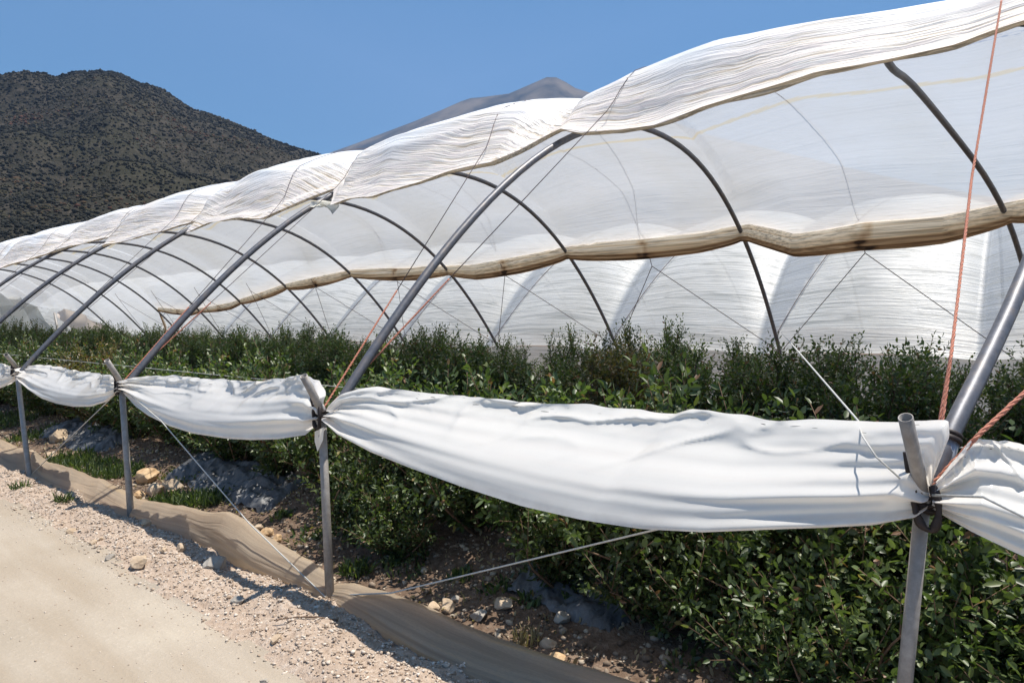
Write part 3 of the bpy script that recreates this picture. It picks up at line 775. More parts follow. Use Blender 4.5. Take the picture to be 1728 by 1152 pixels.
# far fork post seen at the left end
fp = on_x(98, 560, 11.1)
mb = MB(); mb.tube([(fp.x, fp.y, -.05), fp, on_x(92, 528, 11.1)], .055, 10)
fo = mb.build('leg_post', M['post']); tag(fo, 'dark post standing alone inside the tunnel at the far left', 'post')
mb = MB(); mb.tube([on_x(101, 580, 11.1), on_x(119, 558, 11.1)], .05, 10); mb.build('fork_stub', M['post'], fo)

# ------------------------------------------------------------------ white sheet slung between the posts
sheet_m, nt = mat('white_side_sheet')
uv = N(nt, 'ShaderNodeUVMap').outputs[0]
co = N(nt, 'ShaderNodeTexCoord').outputs['Object']
n1 = noise_n(nt, vec_scale(nt, uv, (1.6, 9, 1)), 1.2, 4, 0.55, 0.4); n2 = noise_n(nt, vec_scale(nt, uv, (3, 40, 1)), 1, 3, 0.6)
fine = noise_n(nt, co, 9, 5, 0.6)
c = mixc(nt, ramp(nt, n1, [(0.45, 0.0), (0.8, 0.45)]).outputs[0], (0.99, 0.965, 0.92), (0.97, 0.905, 0.85))
sl_ = N(nt, 'ShaderNodeAttribute', attribute_name='slit').outputs['Fac']
sn = noise_n(nt, vec_scale(nt, uv, (13, 60, 1)), 1.0, 1, 0.5)
sm_ = N(nt, 'ShaderNodeMath', operation='MULTIPLY'); L(nt, sl_, sm_.inputs[0]); L(nt, ramp(nt, sn, [(0.70, 0.0), (0.72, 1.0)]).outputs[0], sm_.inputs[1])
dirt = N(nt, 'ShaderNodeAttribute', attribute_name='dirt').outputs['Fac']
dm = N(nt, 'ShaderNodeMath', operation='MULTIPLY'); L(nt, dirt, dm.inputs[0]); L(nt, ramp(nt, fine, [(0.35, 0.0), (0.65, 1.0)]).outputs[0], dm.inputs[1])
c = mixc(nt, dm.outputs[0], c, (0.40, 0.31, 0.25))
c = mixc(nt, sm_.outputs[0], c, (0.05, 0.05, 0.045))
p = N(nt, 'ShaderNodeBsdfPrincipled'); L(nt, c, p.inputs['Base Color']); p.inputs['Roughness'].default_value = 0.14; p.inputs['Specular IOR Level'].default_value = 0.5
nb = bump(nt, n2, 0.06, 0.004); nb = bump(nt, fine, 0.05, 0.01, nb); L(nt, nb, p.inputs['Normal'])
t = N(nt, 'ShaderNodeBsdfTranslucent'); L(nt, c, t.inputs['Color']); L(nt, nb, t.inputs['Normal'])
mx = N(nt, 'ShaderNodeMixShader'); mx.inputs[0].default_value = 0.44; L(nt, p.outputs[0], mx.inputs[1]); L(nt, t.outputs[0], mx.inputs[2]); out(nt, mx.outputs[0])
def poly_at(P, s):
    d = [0]
    for a, b in zip(P, P[1:]): d.append(d[-1] + (b - a).length)
    s *= d[-1]
    for i in range(len(P) - 1):
        if s <= d[i + 1] or i == len(P) - 2:
            return P[i].lerp(P[i + 1], (s - d[i]) / max(1e-6, d[i + 1] - d[i]))
def sheet(top, bot, label, seed, back_x=2.56, tieL=True, tieR=True, parent=None, name='side_sheet', fold=0.42, bulge=0.11):
    """top / bot are photo outlines; the sheet is slung like a hammock: high back edge, bellied front, tucked under"""
    n = len(top)
    T = []
    for i, q in enumerate(top):
        e = abs((q[0] - top[0][0]) / (top[-1][0] - top[0][0])); e = min(1, max(0, e))
        g = (math.sin(math.pi * e) if tieR else math.sin(math.pi * min(.5, e))) ** .6
        T.append(on_x(*q, XN - .02 + (back_x - XN + .02) * g))
    Bt = [on_x(*q, XN - 0.03) for q in bot]
    nu, nv = 220, 56; VV, UV, D = [], [], []
    T0, T1 = (T[0] + Bt[0]) / 2, (T[-1] + Bt[-1]) / 2
    for i in range(nu):
        s = i / (nu - 1)
        a = poly_at(T, s); b = poly_at(Bt, s)
        dl = (a - T0).length if tieL else 9; dr = (a - T1).length if tieR else 9; dt = min(dl, dr)
        w = 1 - math.exp(-dt / 0.28)
        for j in range(nv):
            v = j / (nv - 1)
            p = a.lerp(b, v)
            # belly towards the road, tucked back under
            fo = fold + 0.10 * noise.noise(Vector((s * 2.5 + seed, 0, 8)))
            if v < fo: prof = 0.62 * (v / fo) ** 1.7
            else:
                q_ = (v - fo) / (1 - fo); prof = 0.62 + 0.38 * math.sin(min(1, q_ * 2.4) * math.pi / 2) - 1.0 * max(0, q_ - .45) ** 1.6
            p.x -= bulge * prof * w * (b - a).length / 0.45
            # folds fanning out from the ties
            fan = math.exp(-dt / 0.42) * min(1, dt / 0.06)
            p.x += 0.030 * fan * math.sin(v * 17 + seed + 1.5 * math.sin(v * 5 + seed)) + 0.014 * fan * math.sin(v * 41 + seed * 2)
            # soft crumples in the upper half, smoother belly
            up = max(0, 1 - v / 0.6)
            kk = noise.noise(Vector((s * 5 + seed, v * 2.2 - s * 2.5, 0.3)))
            p.x += w * (0.065 * up * kk + 0.010 * up * noise.noise(Vector((s * 17 + seed, v * 7, 1))) + 0.006 * noise.noise(Vector((s * 3 + seed, v * 12, 2))))
            rdg = 1 - abs(noise.noise(Vector((s * 9 + seed, v * 3.0 + s * 3, 5.0)))) * 2.2
            p.x -= w * 0.040 * up * max(0, rdg) ** 3
            rd2 = 1 - abs(noise.noise(Vector((s * 21 + seed, v * 6.0 - s * 6, 2.0)))) * 3.0
            p.x -= w * 0.008 * max(0, 1 - v / 0.4) * max(0, rd2) ** 2
            p.z += w * 0.012 * noise.noise(Vector((s * 26, seed, v * 1.5))) * max(0, 1 - v * 4)
            if v < 0.10: p.x += 0.018 * (1 - v / 0.10) * noise.noise(Vector((s * 34, seed, 0)))
            VV.append(p); UV.append((s * 3, v))
            D.append(max(0, 1 - dt / 0.22) * (0.55 if v > .3 else .15) + max(0, 0.25 * (v - .86) / .14))
    o = mesh_obj(name, VV, grid_faces(nu, nv), sheet_m, parent, True, UV, {'dirt': ('POINT', D), 'slit': ('POINT', [1.0 if 0.03 < q[1] < 0.12 else 0.0 for q in UV])})
    if label: tag(o, label, 'plastic sheet', 'white sheets slung along the posts')
    return o, VV, nv
topA = [(556, 690), (585, 662), (608, 655), (640, 652), (700, 660), (800, 669), (900, 677), (1000, 682), (1080, 690), (1140, 700), (1170, 691), (1200, 692), (1250, 698), (1300, 706), (1380, 707), (1450, 709), (1520, 713), (1560, 712), (1600, 708), (1603, 735), (1572, 812)]
botA = [(548, 706), (580, 732), (640, 760), (700, 782), (800, 816), (900, 846), (1000, 868), (1100, 883), (1200, 889), (1300, 886), (1400, 884), (1480, 880), (1545, 870), (1566, 856)]
shA, VA, nvA = sheet(topA, botA, 'longest white sheet, sagging between the right foreground post and the middle post', 1.3, back_x=2.74)
sheet([(205, 642), (222, 637), (250, 634), (300, 633), (340, 637), (400, 641), (440, 642), (480, 638), (512, 632), (534, 642), (545, 668), (541, 690)],
      [(208, 662), (235, 684), (262, 700), (300, 717), (340, 729), (400, 738), (440, 740), (480, 739), (520, 733), (541, 712)],
      'white sheet slung between the middle post and the third post, with a dangling corner', 4.1)
tail = MB(); q = [on_x(531, 728, 2.30), on_x(547, 720, 2.30), on_x(545, 742, 2.29), on_x(536, 762, 2.31), on_x(531, 745, 2.33)]
tail.add(q, [(0, 1, 2, 3, 4)]); tl = tail.build('dangling_corner', sheet_m, None); tl.parent = bpy.data.objects['side_sheet.001']
sheet([(30, 622), (48, 618), (64, 615), (100, 619), (130, 624), (165, 631), (192, 633), (204, 642)],
      [(36, 640), (58, 657), (82, 671), (108, 680), (135, 685), (162, 685), (184, 678), (204, 660)],
      'white sheet slung between the third post and the fourth post', 7.7)
sheet([(-90, 607), (-70, 606), (-40, 609), (0, 612), (18, 615), (28, 620)],
      [(-88, 622), (-60, 642), (-20, 656), (5, 655), (20, 647), (29, 636)],
      'last bit of white sheet reaching the left edge past the fourth post', 2.2)
sheet([(1580, 812), (1640, 738), (1680, 738), (1728, 745), (1800, 752), (1900, 770), (2100, 800)],
      [(1572, 862), (1600, 878), (1640, 898), (1680, 915), (1728, 936), (1800, 965), (1900, 1000), (2100, 1060)],
      'white sheet running out of the right edge from the right foreground post', 5.5, tieR=False)

# ------------------------------------------------------------------ low brown skirt at the foot of the posts
skirt_m, nt = mat('dusty_skirt_film')
uv = N(nt, 'ShaderNodeUVMap').outputs[0]
n1 = noise_n(nt, vec_scale(nt, uv, (0.7, 4.5, 1)), 1.2, 3, 0.5, 0.8); n2 = noise_n(nt, vec_scale(nt, uv, (30, 30, 1)), 1.5, 4, 0.6)
c = ramp(nt, n1, [(0.25, (0.55, 0.44, 0.33)), (0.5, (0.70, 0.58, 0.44)), (0.64, (0.80, 0.67, 0.51)), (0.78, (0.95, 0.74, 0.46))]).outputs[0]  # bright amber end paints streaks of sun shining through the film
c = mixc(nt, ramp(nt, n2, [(0.4, 0.0), (0.75, 0.4)]).outputs[0], c, (0.46, 0.39, 0.31))
p = N(nt, 'ShaderNodeBsdfPrincipled'); L(nt, c, p.inputs['Base Color']); p.inputs['Roughness'].default_value = 0.55
nb = bump(nt, n1, 0.5, 0.04); L(nt, nb, p.inputs['Normal'])
t = N(nt, 'ShaderNodeBsdfTranslucent'); L(nt, c, t.inputs['Color'])
mx = N(nt, 'ShaderNodeMixShader'); mx.inputs[0].default_value = 0.68; L(nt, p.outputs[0], mx.inputs[1]); L(nt, t.outputs[0], mx.inputs[2]); out(nt, mx.outputs[0])
def skirt(top, bot, label, seed):
    T = [on_x(*q, 2.33) for q in top]; Bt = [on_ground(*q, 0.01) for q in bot]
    nu, nv = 150, 18; VV, UV = [], []
    for i in range(nu):
        s = i / (nu - 1); a = poly_at(T, s); b = poly_at(Bt, s); 
        # keep top and bottom abreast of each other along the row
        for j in range(nv):
            v = j / (nv - 1); p = a.lerp(b, v)
            p.x -= 0.035 * math.sin(math.pi * v) * (1 + .6 * math.sin(a.y * 3 + seed))
            p.x += 0.018 * noise.noise(Vector((a.y * 2.2, v * 2, seed))) * math.sin(math.pi * min(1, v + .1)) + 0.006 * noise.noise(Vector((a.y * 3, v * 11, seed)))
            p.z += 0.008 * noise.noise(Vector((a.y * 6, seed, 0))) * (1 - v)
            if j == nv - 1: p.z -= .04
            VV.append(p); UV.append((a.y, v))
    lip = []                              # hem folded back over the inside
    for i in range(nu):
        p = VV[i * nv]; lip.append(p + Vector((.035, 0, .002)))
    VV2 = []
    for i in range(nu): VV2 += [lip[i] + Vector((.02, 0, -.03)), lip[i]] + VV[i * nv:(i + 1) * nv]
    UV2 = []
    for i in range(nu): UV2 += [(UV[i * nv][0], -.1), (UV[i * nv][0], -.05)] + UV[i * nv:(i + 1) * nv]
    o = mesh_obj('ground_skirt', VV2, grid_faces(nu, nv + 2), skirt_m, None, True, UV2)
    tag(o, label, 'ground skirt', 'low skirts between the posts')
skirt([(562, 986), (590, 988), (640, 1000), (700, 1022), (760, 1050), (830, 1080), (900, 1105), (980, 1130), (1050, 1152), (1500, 1290)],
      [(561, 1014), (580, 1028), (602, 1042), (646, 1068), (718, 1108), (762, 1128), (834, 1160), (900, 1190), (960, 1216), (1400, 1420)], 'dusty brown skirt from the middle post to the bottom edge', 1)
skirt([(234, 843), (250, 847), (300, 855), (345, 866), (380, 865), (410, 880), (440, 905), (480, 930), (520, 950), (556, 976)],
      [(234, 877), (267, 898), (325, 914), (382, 944), (430, 965), (480, 984), (520, 1000), (556, 1014)], 'dusty brown skirt with amber streaks between the third and middle posts', 2)
skirt([(54, 762), (76, 781), (100, 786), (126, 795), (150, 806), (168, 810), (190, 822), (206, 828), (222, 842), (244, 846)],
      [(54, 813), (85, 825), (115, 837), (150, 851), (183, 864), (200, 869), (218, 872), (236, 877)], 'dusty brown skirt between the third and fourth posts', 3)
skirt([(-60, 728), (-20, 738), (0, 743), (23, 755), (50, 760)], [(-60, 772), (-20, 786), (0, 794), (23, 802), (52, 813)], 'dusty brown skirt reaching the left edge', 4)

# ------------------------------------------------------------------ ropes and wires
def rope(name, pts, r, m, label, cat, group, twist=False, n=6):
    mb = MB()
    if twist:
        P = [Vector(p) for p in pts]
        tot = sum((b - a).length for a, b in zip(P, P[1:])); m_ = max(8, int(tot / 0.012)); base = [poly_at(P, i / m_) for i in range(m_ + 1)]
        for ph in (0, 2.1, 4.2):
            q = []
            for i, p in enumerate(base):
                d = (base[min(i + 1, m_)] - base[max(i - 1, 0)]).normalized(); u = d.cross(Vector((0, 0, 1))); u = u.normalized() if u.length > .01 else Vector((1, 0, 0)); w = d.cross(u)
                a = i * 0.95 + ph; q.append(p + (u * math.cos(a) + w * math.sin(a)) * r * .55)
            mb.tube(q, r * .6, 4)
    else: mb.tube(pts, r, n)
    o = mb.build(name, m); return tag(o, label, cat, group)
def over(X, Y, lift=0.02):
    lift += 0.0
    """point resting on top of the film"""
    X = float(X); xi = (X - CX) / HALF; w = max(0.0, 1 - abs(xi) ** 3)
    z = float(arch(X)); sl = -2.1 * (CR - ZT) / HALF * abs(xi) ** 1.1 * (1 if xi > 0 else -1)
    nl = math.hypot(1, sl); h = 0.05 + billow(X, Y) * taper(X, Y, near_x(Y), far_x(Y)) + lift
    return Vector((X - sl / nl * h, Y, z + h / nl))
for k in range(1, 11):
    for sgn in (-1, 1):
        t = ties[k]
        Xs = np.linspace(0, 1, 60)
        def ypos(X): return t.y + sgn * 1.55 * (X - XN) / (9.3 - XN)
        ex = near_x(ypos(4.8)) + 0.15
        top = over(ex, ypos(ex), 0.03)
        low = t + Vector((0.03, sgn * 0.02, 0.03))
        nm = 'lacing_cord'
        pts = [top] + [over(x, ypos(x), 0.022) for x in np.linspace(ex, 9.35, 46)[1:]]
        mid = low.lerp(top, 0.36)
        pts = [mid] + pts
        lab = '%s cord lacing the roof film, rising from the %s post to the %s' % ('dark', ORD[k] if k > 1 else ('right foreground' if k == 0 else 'middle'), 'left' if sgn > 0 else 'right')
        rope(nm, pts, 0.0034 if k < 2 else 0.0032, M['cord'], lab, 'cord', 'cords lacing the roof film')
        if k < 3:
            rope('orange_rope', [low, mid], 0.006, M['orange'], 'orange twisted rope tied to the %s post, slanting up to the %s' % (['right foreground', 'middle', 'third'][k], 'left' if sgn > 0 else 'right'), 'rope', 'orange ropes at the posts', twist=True)
# the two heavy orange ropes at the right foreground post
t = ties[0]
a0 = t + Vector((.02, -.01, .02)); a1 = on_x(1605, 600, 2.62); a2 = on_x(1640, 300, 3.5); a3 = on_x(1690, 2, 4.6)
rope('orange_rope', [a0, a1, a2, a3], 0.0055, M['orange'], 'long pale orange rope rising nearly straight from the right foreground post to the roof film', 'rope', 'orange ropes at the posts', twist=True)
rope('orange_rope', [a0, on_x(1592, 700, 2.5), a1], 0.0045, M['orange'], 'short doubled orange rope knotted low beside the long one', 'rope', 'orange ropes at the posts', twist=True)
rope('orange_rope', [a0, on_x(1650, 735, 2.42), on_x(1728, 663, 2.56), on_x(1850, 556, 2.8)], 0.0072, M['orange'], 'thick orange rope running from the right foreground post out of the right edge', 'rope', 'orange ropes at the posts', twist=True)
# pale wires
W = 'pale wires bracing the posts'
rope('brace_wire', [ties[0] + Vector((.06, 0, -.01)), on_x(1120, 890, 2.36), on_x(660, 1000, 2.30), bases[1] + Vector((0, 0, .02))], 0.0042, M['wire'], 'pale wire from the foot of the middle post up behind the long sheet', 'wire', W)
rope('brace_wire', [ties[2] + Vector((-.02, 0, -.01)), on_x(272, 710, 2.25), on_x(420, 882, 2.27), bases[1] + Vector((-.03, 0, .02))], 0.0042, M['wire'], 'pale wire slanting down from the third post to the foot of the middle post', 'wire', W)
rope('brace_wire', [ties[2] + Vector((.03, 0, -.01)), bases[3] + Vector((0.02, 0, .05))], 0.0042, M['wire'], 'pale wire slanting down from the third post to the foot of the fourth post', 'wire', W)
rope('brace_wire', [ties[0] + Vector((-.03, .02, .02)), on_x(1450, 712, 2.62), on_x(1340, 585, 3.6), Vector((11.1, yk(1), 1.5))], 0.004, M['wire'], 'pale wire rising leftwards from the right foreground post over the bushes', 'wire', W)
rope('brace_wire', [ties[0] + Vector((-.03, .015, .015)), on_x(1478, 770, 2.22), on_x(1455, 735, 2.40), on_x(1448, 712, 2.61)], 0.003, M['wire'], 'slack strand hanging just under the rising pale wire', 'wire', W)
rope('brace_wire', [ties[0] + Vector((-.05, -.03, .02)), on_x(1660, 838, 2.15), on_x(1728, 872, 2.1), on_x(1900, 960, 2.1)], 0.0042, M['wire'], 'pale wire crossing the right-hand sheet to the right edge', 'wire', W)
rope('line_wire', [Vector((3.02, -1, 1.13)), Vector((3.02, 10, 1.13)), Vector((3.02, 30, 1.13))], 0.003, M['wire'], 'thin level wire running behind the top edge of the white sheets', 'wire', W)
# cords below the brown roll on the far side, and over the second tunnel
for k in range(0, 9):
    mY = yk(k) + SP / 2; x0 = 9.55; z0 = float(arch(9.5)) - .25
    for e in (0, 1):
        rope('lacing_cord', [Vector((9.42, mY, float(arch(9.42)) - .10)), Vector((x0, mY, z0)), Vector((11.15, yk(k + e), 1.15))], 0.006, M['cord'], 'thin cord from the brown roll to the foot of the %s hoop, from the %s' % (ORD[k + e], 'left' if e == 0 else 'right'), 'cord', 'cords under the brown roll')
for k in range(-1, 11):
    pts = []
    for s in np.linspace(0, 1, 24):
        X = CX2 - HALF + .05 + s * 4.4; xi = (X - CX2) / HALF; Y = yk(k) + .2 - s * 1.9
        w = max(0.0, 1 - abs(xi) ** 3); sl = 2.1 * (CR - ZT) / HALF * abs(xi) ** 1.1; nl = math.hypot(1, sl)
        h = .05 + billow(X, Y, .4, None) * 1.0 * (.25 + .75 * w) + .03
        pts.append(Vector((X - sl / nl * h, Y, float(arch(X, CX2)) + h / nl)))
    rope('lacing_cord', pts, 0.007, M['cord'], 'thin cord slanting across the film of the second tunnel', 'cord', 'cords over the second tunnel')

# ------------------------------------------------------------------ bushes
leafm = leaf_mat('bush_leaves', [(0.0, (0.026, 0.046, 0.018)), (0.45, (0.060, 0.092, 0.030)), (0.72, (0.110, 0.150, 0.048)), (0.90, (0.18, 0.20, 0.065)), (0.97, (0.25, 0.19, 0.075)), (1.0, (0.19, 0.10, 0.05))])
leafm2 = leaf_mat('turning_bush_leaves', [(0.0, (0.03, 0.045, 0.015)), (0.4, (0.07, 0.08, 0.028)), (0.7, (0.16, 0.13, 0.045)), (1.0, (0.20, 0.07, 0.035))])
stemm = plain_mat('bush_stems', (0.10, 0.055, 0.035), (0.22, 0.15, 0.10), 30, 0.85, 0.003)
def leaves(P, D, ln, wd, tint):
    """P base, D unit direction (n,3); fold each leaf lightly along its rib"""
    n = len(P); U = rng.normal(0, 1, (n, 3)) + np.array([0, 0, 1.1])
    S = np.cross(D, U); S /= np.linalg.norm(S, axis=1)[:, None] + 1e-9
    Nn = np.cross(S, D); ln = ln[:, None]; wd = wd[:, None]
    v = np.stack([P, P + D * ln * .3 + S * wd * .42 + Nn * wd * .12, P + D * ln * .68 + S * wd * .40 + Nn * wd * .10 - Nn * ln * .04, P + D * ln - Nn * ln * .12,
                  P + D * ln * .68 - S * wd * .40 + Nn * wd * .10 - Nn * ln * .04, P + D * ln * .3 - S * wd * .42 + Nn * wd * .12], 1)
    b = (np.arange(n) * 6)[:, None]
    f = np.concatenate([b + np.array([[0, 1, 2, 3]]), b + np.array([[0, 3, 4, 5]])], 1).reshape(-1, 4)
    return v.reshape(-1, 3), f, np.repeat(tint, 2)
def bush_mesh(seed, nsh, height, rad, leaf_len, lsp, nm, low=0.12):
    r = np.random.default_rng(seed); P, D, TN = [], [], []; stems = MB()
    ncane = 18
    for c in range(ncane):
        a = r.uniform(0, 6.28); lean = r.uniform(.05, .9) * rad
        top = Vector((math.cos(a) * lean, math.sin(a) * lean, height * r.uniform(.62, .93) * (1 - .25 * lean / rad)))
        if c % 3 == 0:                     # low outward cane clothing the foot of the bush
            lean = r.uniform(.55, 1.0) * rad; top = Vector((math.cos(a) * lean, math.sin(a) * lean, height * r.uniform(.22, .5)))
        base = Vector((math.cos(a) * .07, math.sin(a) * .07, -.05)); m1 = base.lerp(top, .5) + Vector((r.normal(0, .05), r.normal(0, .05), .04))
        path = catmull([base, m1, top], 4); stems.tube(path, [0.011 - 0.008 * i / (len(path) - 1) for i in range(len(path))], 5)
        for s in range(nsh // ncane):
            f = r.uniform(low, 1); o = poly_at(path, f)
            aa = r.uniform(0, 6.28); el = r.uniform(-.1, 1.2)
            if f > .88: el = r.uniform(.5, 1.4)
            d = Vector((math.cos(aa) * math.cos(el), math.sin(aa) * math.cos(el), math.sin(el)))
            ln = r.uniform(.16, .34) * (1 if f < .85 else r.uniform(.45, 1.0)); q = o.copy(); stp = lsp; k = 0
            end = o + d * ln + Vector((0, 0, ln * .25)); nl = int(ln / stp)
            if s % 3 == 0: stems.tube([o, end], [.004, .0018], 3)
            sh_t = r.uniform(0, 1)
            for i in range(nl):
                fr = (i + .5) / nl; p = o.lerp(end, fr); b = i * 2.4 + aa
                t1 = d.orthogonal().normalized(); t2 = d.cross(t1)
                ld = (t1 * math.cos(b) + t2 * math.sin(b)) * .85 + d * .65 + Vector((0, 0, r.uniform(-.25, .35)))
                if i == nl - 1: ld = d
                P.append(p); D.append(ld.normalized())
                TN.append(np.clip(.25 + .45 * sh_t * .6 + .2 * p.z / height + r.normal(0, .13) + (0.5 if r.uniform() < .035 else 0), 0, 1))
    P = np.array(P); D = np.array(D); n = len(P)
    v, f, tn = leaves(P, D, leaf_len * r.uniform(.6, 1.25, n), leaf_len * r.uniform(.42, .6, n), np.array(TN))
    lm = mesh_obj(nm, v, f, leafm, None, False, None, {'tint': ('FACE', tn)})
    st = stems.build('stems', stemm)
    return lm, st
protos = []
for i in range(6):
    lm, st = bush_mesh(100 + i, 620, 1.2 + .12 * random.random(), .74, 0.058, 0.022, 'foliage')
    protos.append((lm.data, st.data)); bpy.data.objects.remove(lm); bpy.data.objects.remove(st)
dense = []
for i in range(5):
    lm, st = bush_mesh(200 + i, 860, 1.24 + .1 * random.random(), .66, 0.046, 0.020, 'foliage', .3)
    dense.append((lm.data, st.data)); bpy.data.objects.remove(lm); bpy.data.objects.remove(st)
turning = []
for d_, s_ in dense[:2]:
    c_ = d_.copy(); c_.materials[0] = leafm2; turning.append((c_, s_))
def place_bush(x, y, sc, pr, label, group, zs=1.0):
    e = bpy.data.objects.new('blueberry_bush', None); COL.objects.link(e)
    e.location = (x, y, gz(x, y) - .02); e.rotation_euler = (0, 0, random.uniform(0, 6.28)); e.scale = (sc, sc, sc * zs); e.empty_display_size = .2
    tag(e, label, 'bush', group)
    for nm, d in (('foliage', pr[0]), ('stems', pr[1])):
        o = bpy.data.objects.new(nm, d); COL.objects.link(o); o.parent = e
ROWN = ['front', 'second', 'back']; cnt = {}
for ri, rx in enumerate(ROWS):
    y = (-1.9, -2.4, -2.0)[ri]; idx = 0
    while y < (34 if ri < 2 else 36):
        st = 0.82 if ri < 2 else 1.0
        pr = random.choice(dense if ri else protos); sc = random.uniform(.9, 1.06) ; zs = random.uniform(.86, 1.14) + (.07 if ri else 0)
        # taller near the right side of the photo, lower in the middle of the second row
        if ri == 1 and 3.6 < y < 4.6: zs *= .8
        side = 'beyond the left edge of the front sheet' if y > 9 else ('behind the long sheet' if y > 0.3 else 'by the right edge')
        lab = '%s-row leafy green blueberry bush, number %d along the row %s' % (ROWN[ri], idx + 1, side)
        if y < 0.2: loc = 'at the right edge of the photo'
        elif y < 3.2: loc = 'behind the longest white sheet'
        elif y < 6.4: loc = 'between the middle and third posts'
        elif y < 9.5: loc = 'between the third and fourth posts'
        else: loc = 'towards the far left end of the tunnel'
        cnt[(ri, loc)] = cnt.get((ri, loc), 0) + 1; q = cnt[(ri, loc)]
        if loc.startswith('towards'): lab = 'leafy green blueberry bush in the %s row, %s' % (ROWN[ri], loc)
        else: lab = '%s-row blueberry bush, %s from the right %s' % (ROWN[ri], ('first', 'second', 'third', 'fourth', 'fifth', 'sixth')[min(q, 6) - 1], loc)
        if ri == 1 and 2.9 < y < 3.8:
            pr = turning[0]; lab = 'blueberry bush with yellow-red turning leaves above the middle of the long sheet'
        elif ri == 0 and 9.9 < y < 10.8:
            pr = turning[1]; lab = 'reddish-tinged blueberry bush in the front row near the left edge'
        place_bush(rx + random.uniform(-.1, .1) - (0.12 if ri == 0 and y < 3.4 else 0), y + random.uniform(-.08, .08), sc, pr, lab, 'blueberry bushes in the %s row, %s' % (ROWN[ri], loc), zs)
        y += st; idx += 1

lowp = []
for i in range(3):
    lm, st = bush_mesh(300 + i, 330, .66, .46, 0.048, 0.020, 'foliage')
    lowp.append((lm.data, st.data)); bpy.data.objects.remove(lm); bpy.data.objects.remove(st)
low_spots = [(2.98, -1.0, .6), (2.92, -0.55, .56), (2.84, -0.1, .52), (2.95, 0.3, .56), (2.86, 0.68, .48), (2.98, 1.05, .52), (3.0, 1.5, .5), (2.86, 3.35, .42), (3.1, 2.1, .5), (2.95, 3.75, .5)]
LOWL = ['low blueberry bush hidden lowest behind the right foreground post', 'low blueberry bush against the right edge at the bottom', 'low blueberry bush just right of the foot of the foreground post',
        'low blueberry bush at the bottom edge just left of the foreground post', 'second low blueberry bush left of the foreground post', 'third low blueberry bush left of the foreground post',
        'low blueberry bush just above the grey mulch film by the skirt', 'low dark leafy bush behind the weeds right of the middle post', 'low leafy bush beneath the sagging belly of the longest sheet', 'low dark bush nearest the foot of the middle post']
for i, (x, y, sc) in enumerate(low_spots):
    place_bush(x, y, sc * 1.75, random.choice(lowp), LOWL[i], 'low bushes in front of the front row', 1.0)

# ------------------------------------------------------------------ grey mulch film on the bed, weeds
M['mulch'] = plain_mat('mulch_film', (0.030, 0.032, 0.036), (0.15, 0.155, 0.165), 6, 0.5, 0.04, 0.5, (1, 1, 1))
def mulch(y0, y1, label, seed):
    VV = []; nu, nv = 150, 46
    for i in range(nu):
        y = y0 + (y1 - y0) * i / (nu - 1)
        for j in range(nv):
            v = j / (nv - 1); x = 2.84 + .62 * v + 0.06 * noise.noise(Vector((y * 2, v, seed)))
            e = math.sin(math.pi * min(1, max(0, (i + 1) / nu)))
            q = Vector((x * 3.2, y * 2.6, seed))
            z = gz(x, y) + .01 + .10 * (0.5 - abs(noise.noise(q))) * math.sin(math.pi * v) ** .4 + .07 * (0.5 - abs(noise.noise(q * 2.9))) + .03 * (0.5 - abs(noise.noise(q * 7))) + .05 * noise.noise(q * .6)
            z -= .12 * (1 - min(1, e * 4)) + .05 * abs(2 * v - 1) ** 3
            VV.append((x, y + .05 * noise.noise(Vector((x * 3, y * 3, seed))), z))
    tag(mesh_obj('mulch_film', VV, grid_faces(nu, nv)[:, ::-1], M['mulch']), label, 'mulch film', 'crumpled mulch films on the bed')
mulch(8.6, 10.8, 'crumpled grey mulch film beyond the third post near the tan boulder', 1)
mulch(4.9, 6.9, 'crumpled grey mulch film right of the orange rock pile', 2)
mulch(1.55, 2.4, 'crumpled grey mulch film in shade under the front bushes', 4)
weedm = leaf_mat('weed_blades', [(0.0, (0.035, 0.06, 0.018)), (0.6, (0.075, 0.11, 0.035)), (1.0, (0.14, 0.18, 0.05))], .35, .5)
drym = leaf_mat('dry_grass_blades', [(0.0, (0.22, 0.16, 0.09)), (1.0, (0.46, 0.38, 0.24))], .3, .7)
def tuft_field(name, pts, m, label, cat, L0, wd, kind='stuff'):
    P, D = [], []
    for (x, y, r, n) in pts:
        for _ in range(n):
            a = random.uniform(0, 6.28); q = r * math.sqrt(random.random()); px, py = x + math.cos(a) * q, y + math.sin(a) * q
            P.append((px, py, gz(px, py))); e = random.uniform(.5, 1.5); b = random.uniform(0, 6.28)
            D.append((math.cos(b) * math.cos(e), math.sin(b) * math.cos(e), math.sin(e)))
    P, D = np.array(P), np.array(D); n = len(P)
    v, f, tn = leaves(P, D, L0 * rng.uniform(.5, 1.3, n), wd * rng.uniform(.7, 1.3, n), rng.uniform(0, 1, n))
    o = mesh_obj(name, v, f, m, None, False, None, {'tint': ('FACE', tn)}); return tag(o, label, cat, None, kind)
wp = []
for (px, py, r, n) in ((130, 782, .22, 260), (160, 790, .22, 260), (190, 800, .2, 240), (115, 775, .25, 240), (30, 720, .35, 360), (60, 740, .3, 300), (285, 845, .16, 220), (350, 850, .16, 200), (320, 848, .14, 160), (600, 965, .09, 90), (210, 800, .2, 200), (0, 715, .4, 350)):
    g = on_ground(px, py, .03); wp.append((g.x, g.y, r, n))
tuft_field('weeds', wp, weedm, 'low green weeds growing between the skirt and the bushes', 'weeds', .10, .016)
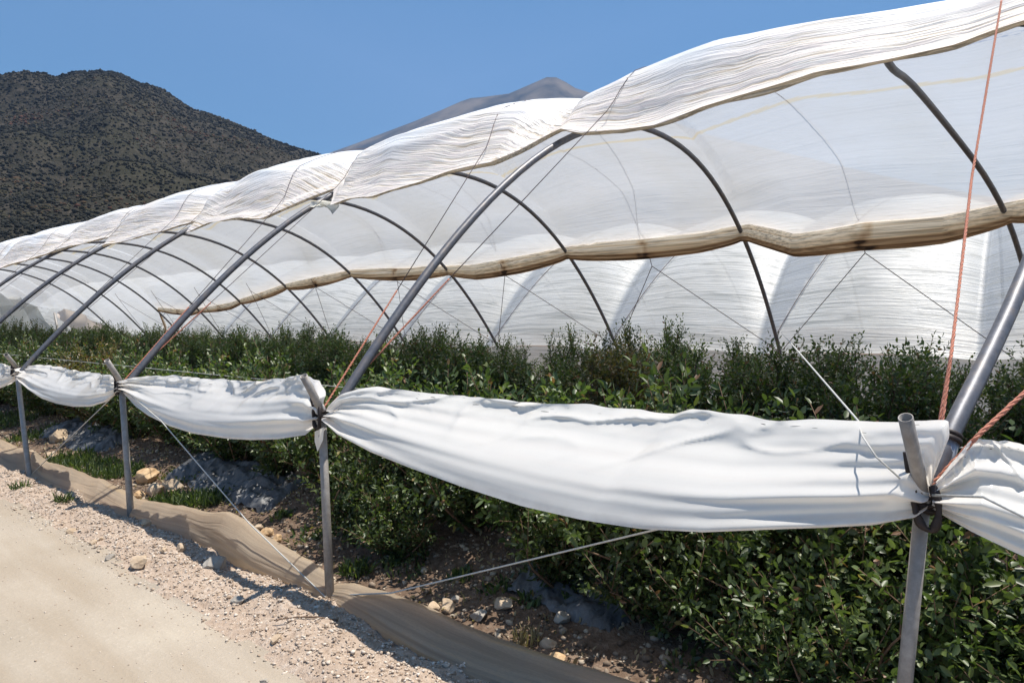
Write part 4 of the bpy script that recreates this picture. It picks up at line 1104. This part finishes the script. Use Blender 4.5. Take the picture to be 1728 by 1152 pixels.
for (px, py, r, n, lab) in ((108, 852, .07, 70, 'small dark green tuft on the gravel left of the third post'), (36, 828, .09, 60, 'pale weed tuft on the gravel at the left'), (272, 848, .05, 24, 'tiny green sprout poking over the skirt')):
    g = on_ground(px, py, .01)
    o = tuft_field('grass_tuft', [(g.x, g.y, r, n)], weedm, lab, 'grass', .09, .010, 'thing'); 
wp2 = []
for _ in range(46):
    y = -.2 + 7.5 * random.random() ** 1.4; wp2.append((random.uniform(2.75, 3.3), y, random.uniform(.04, .12), random.randint(12, 50)))
tuft_field('undergrowth', wp2, leafm, 'scattered low leafy sprouts on the bed in front of the bushes', 'sprouts', .055, .022)
g = on_ground(888, 1078, .03)
tuft_field('grass_tuft', [(g.x, g.y, .07, 90)], drym, 'dry straw-coloured grass tuft inside the skirt at the bottom', 'grass', .08, .005, 'thing')
leafl = []
for _ in range(170):
    y = -.5 + 12 * random.random() ** 1.5; leafl.append((random.uniform(2.45, 4.0), y, .25, 22))
tuft_field('leaf_litter', leafl, drym, 'dry fallen leaves lying on the bed under the bushes', 'leaf litter', .035, .018)

# a dry twig on the verge
g1, g2, g3 = on_ground(462, 1046, .05), on_ground(515, 1040, .06), on_ground(570, 1046, .05)
tw = MB(); tw.tube(catmull([g1, g2, g3], 6), [.003] * 6 + [.005] * 7, 6); tag(tw.build('twig', stemm), 'dry brown twig lying on the gravel below the middle post', 'twig')

# ------------------------------------------------------------------ air
hz_m, nt = mat('air_haze')
pv = N(nt, 'ShaderNodeVolumePrincipled'); pv.inputs['Color'].default_value = (0.40, 0.60, 1.0, 1); pv.inputs['Density'].default_value = 0.00014; pv.inputs['Anisotropy'].default_value = 0.0
o_ = N(nt, 'ShaderNodeOutputMaterial'); L(nt, pv.outputs[0], o_.inputs['Volume'])
b = 5200
vv = [(x, y, z) for x in (-b, b) for y in (-b, b) for z in (-5, 2600)]
o = mesh_obj('haze', vv, [(0, 1, 3, 2), (4, 6, 7, 5), (0, 4, 5, 1), (2, 3, 7, 6), (0, 2, 6, 4), (1, 5, 7, 3)], hz_m, None, False)
tag(o, kind='stuff')
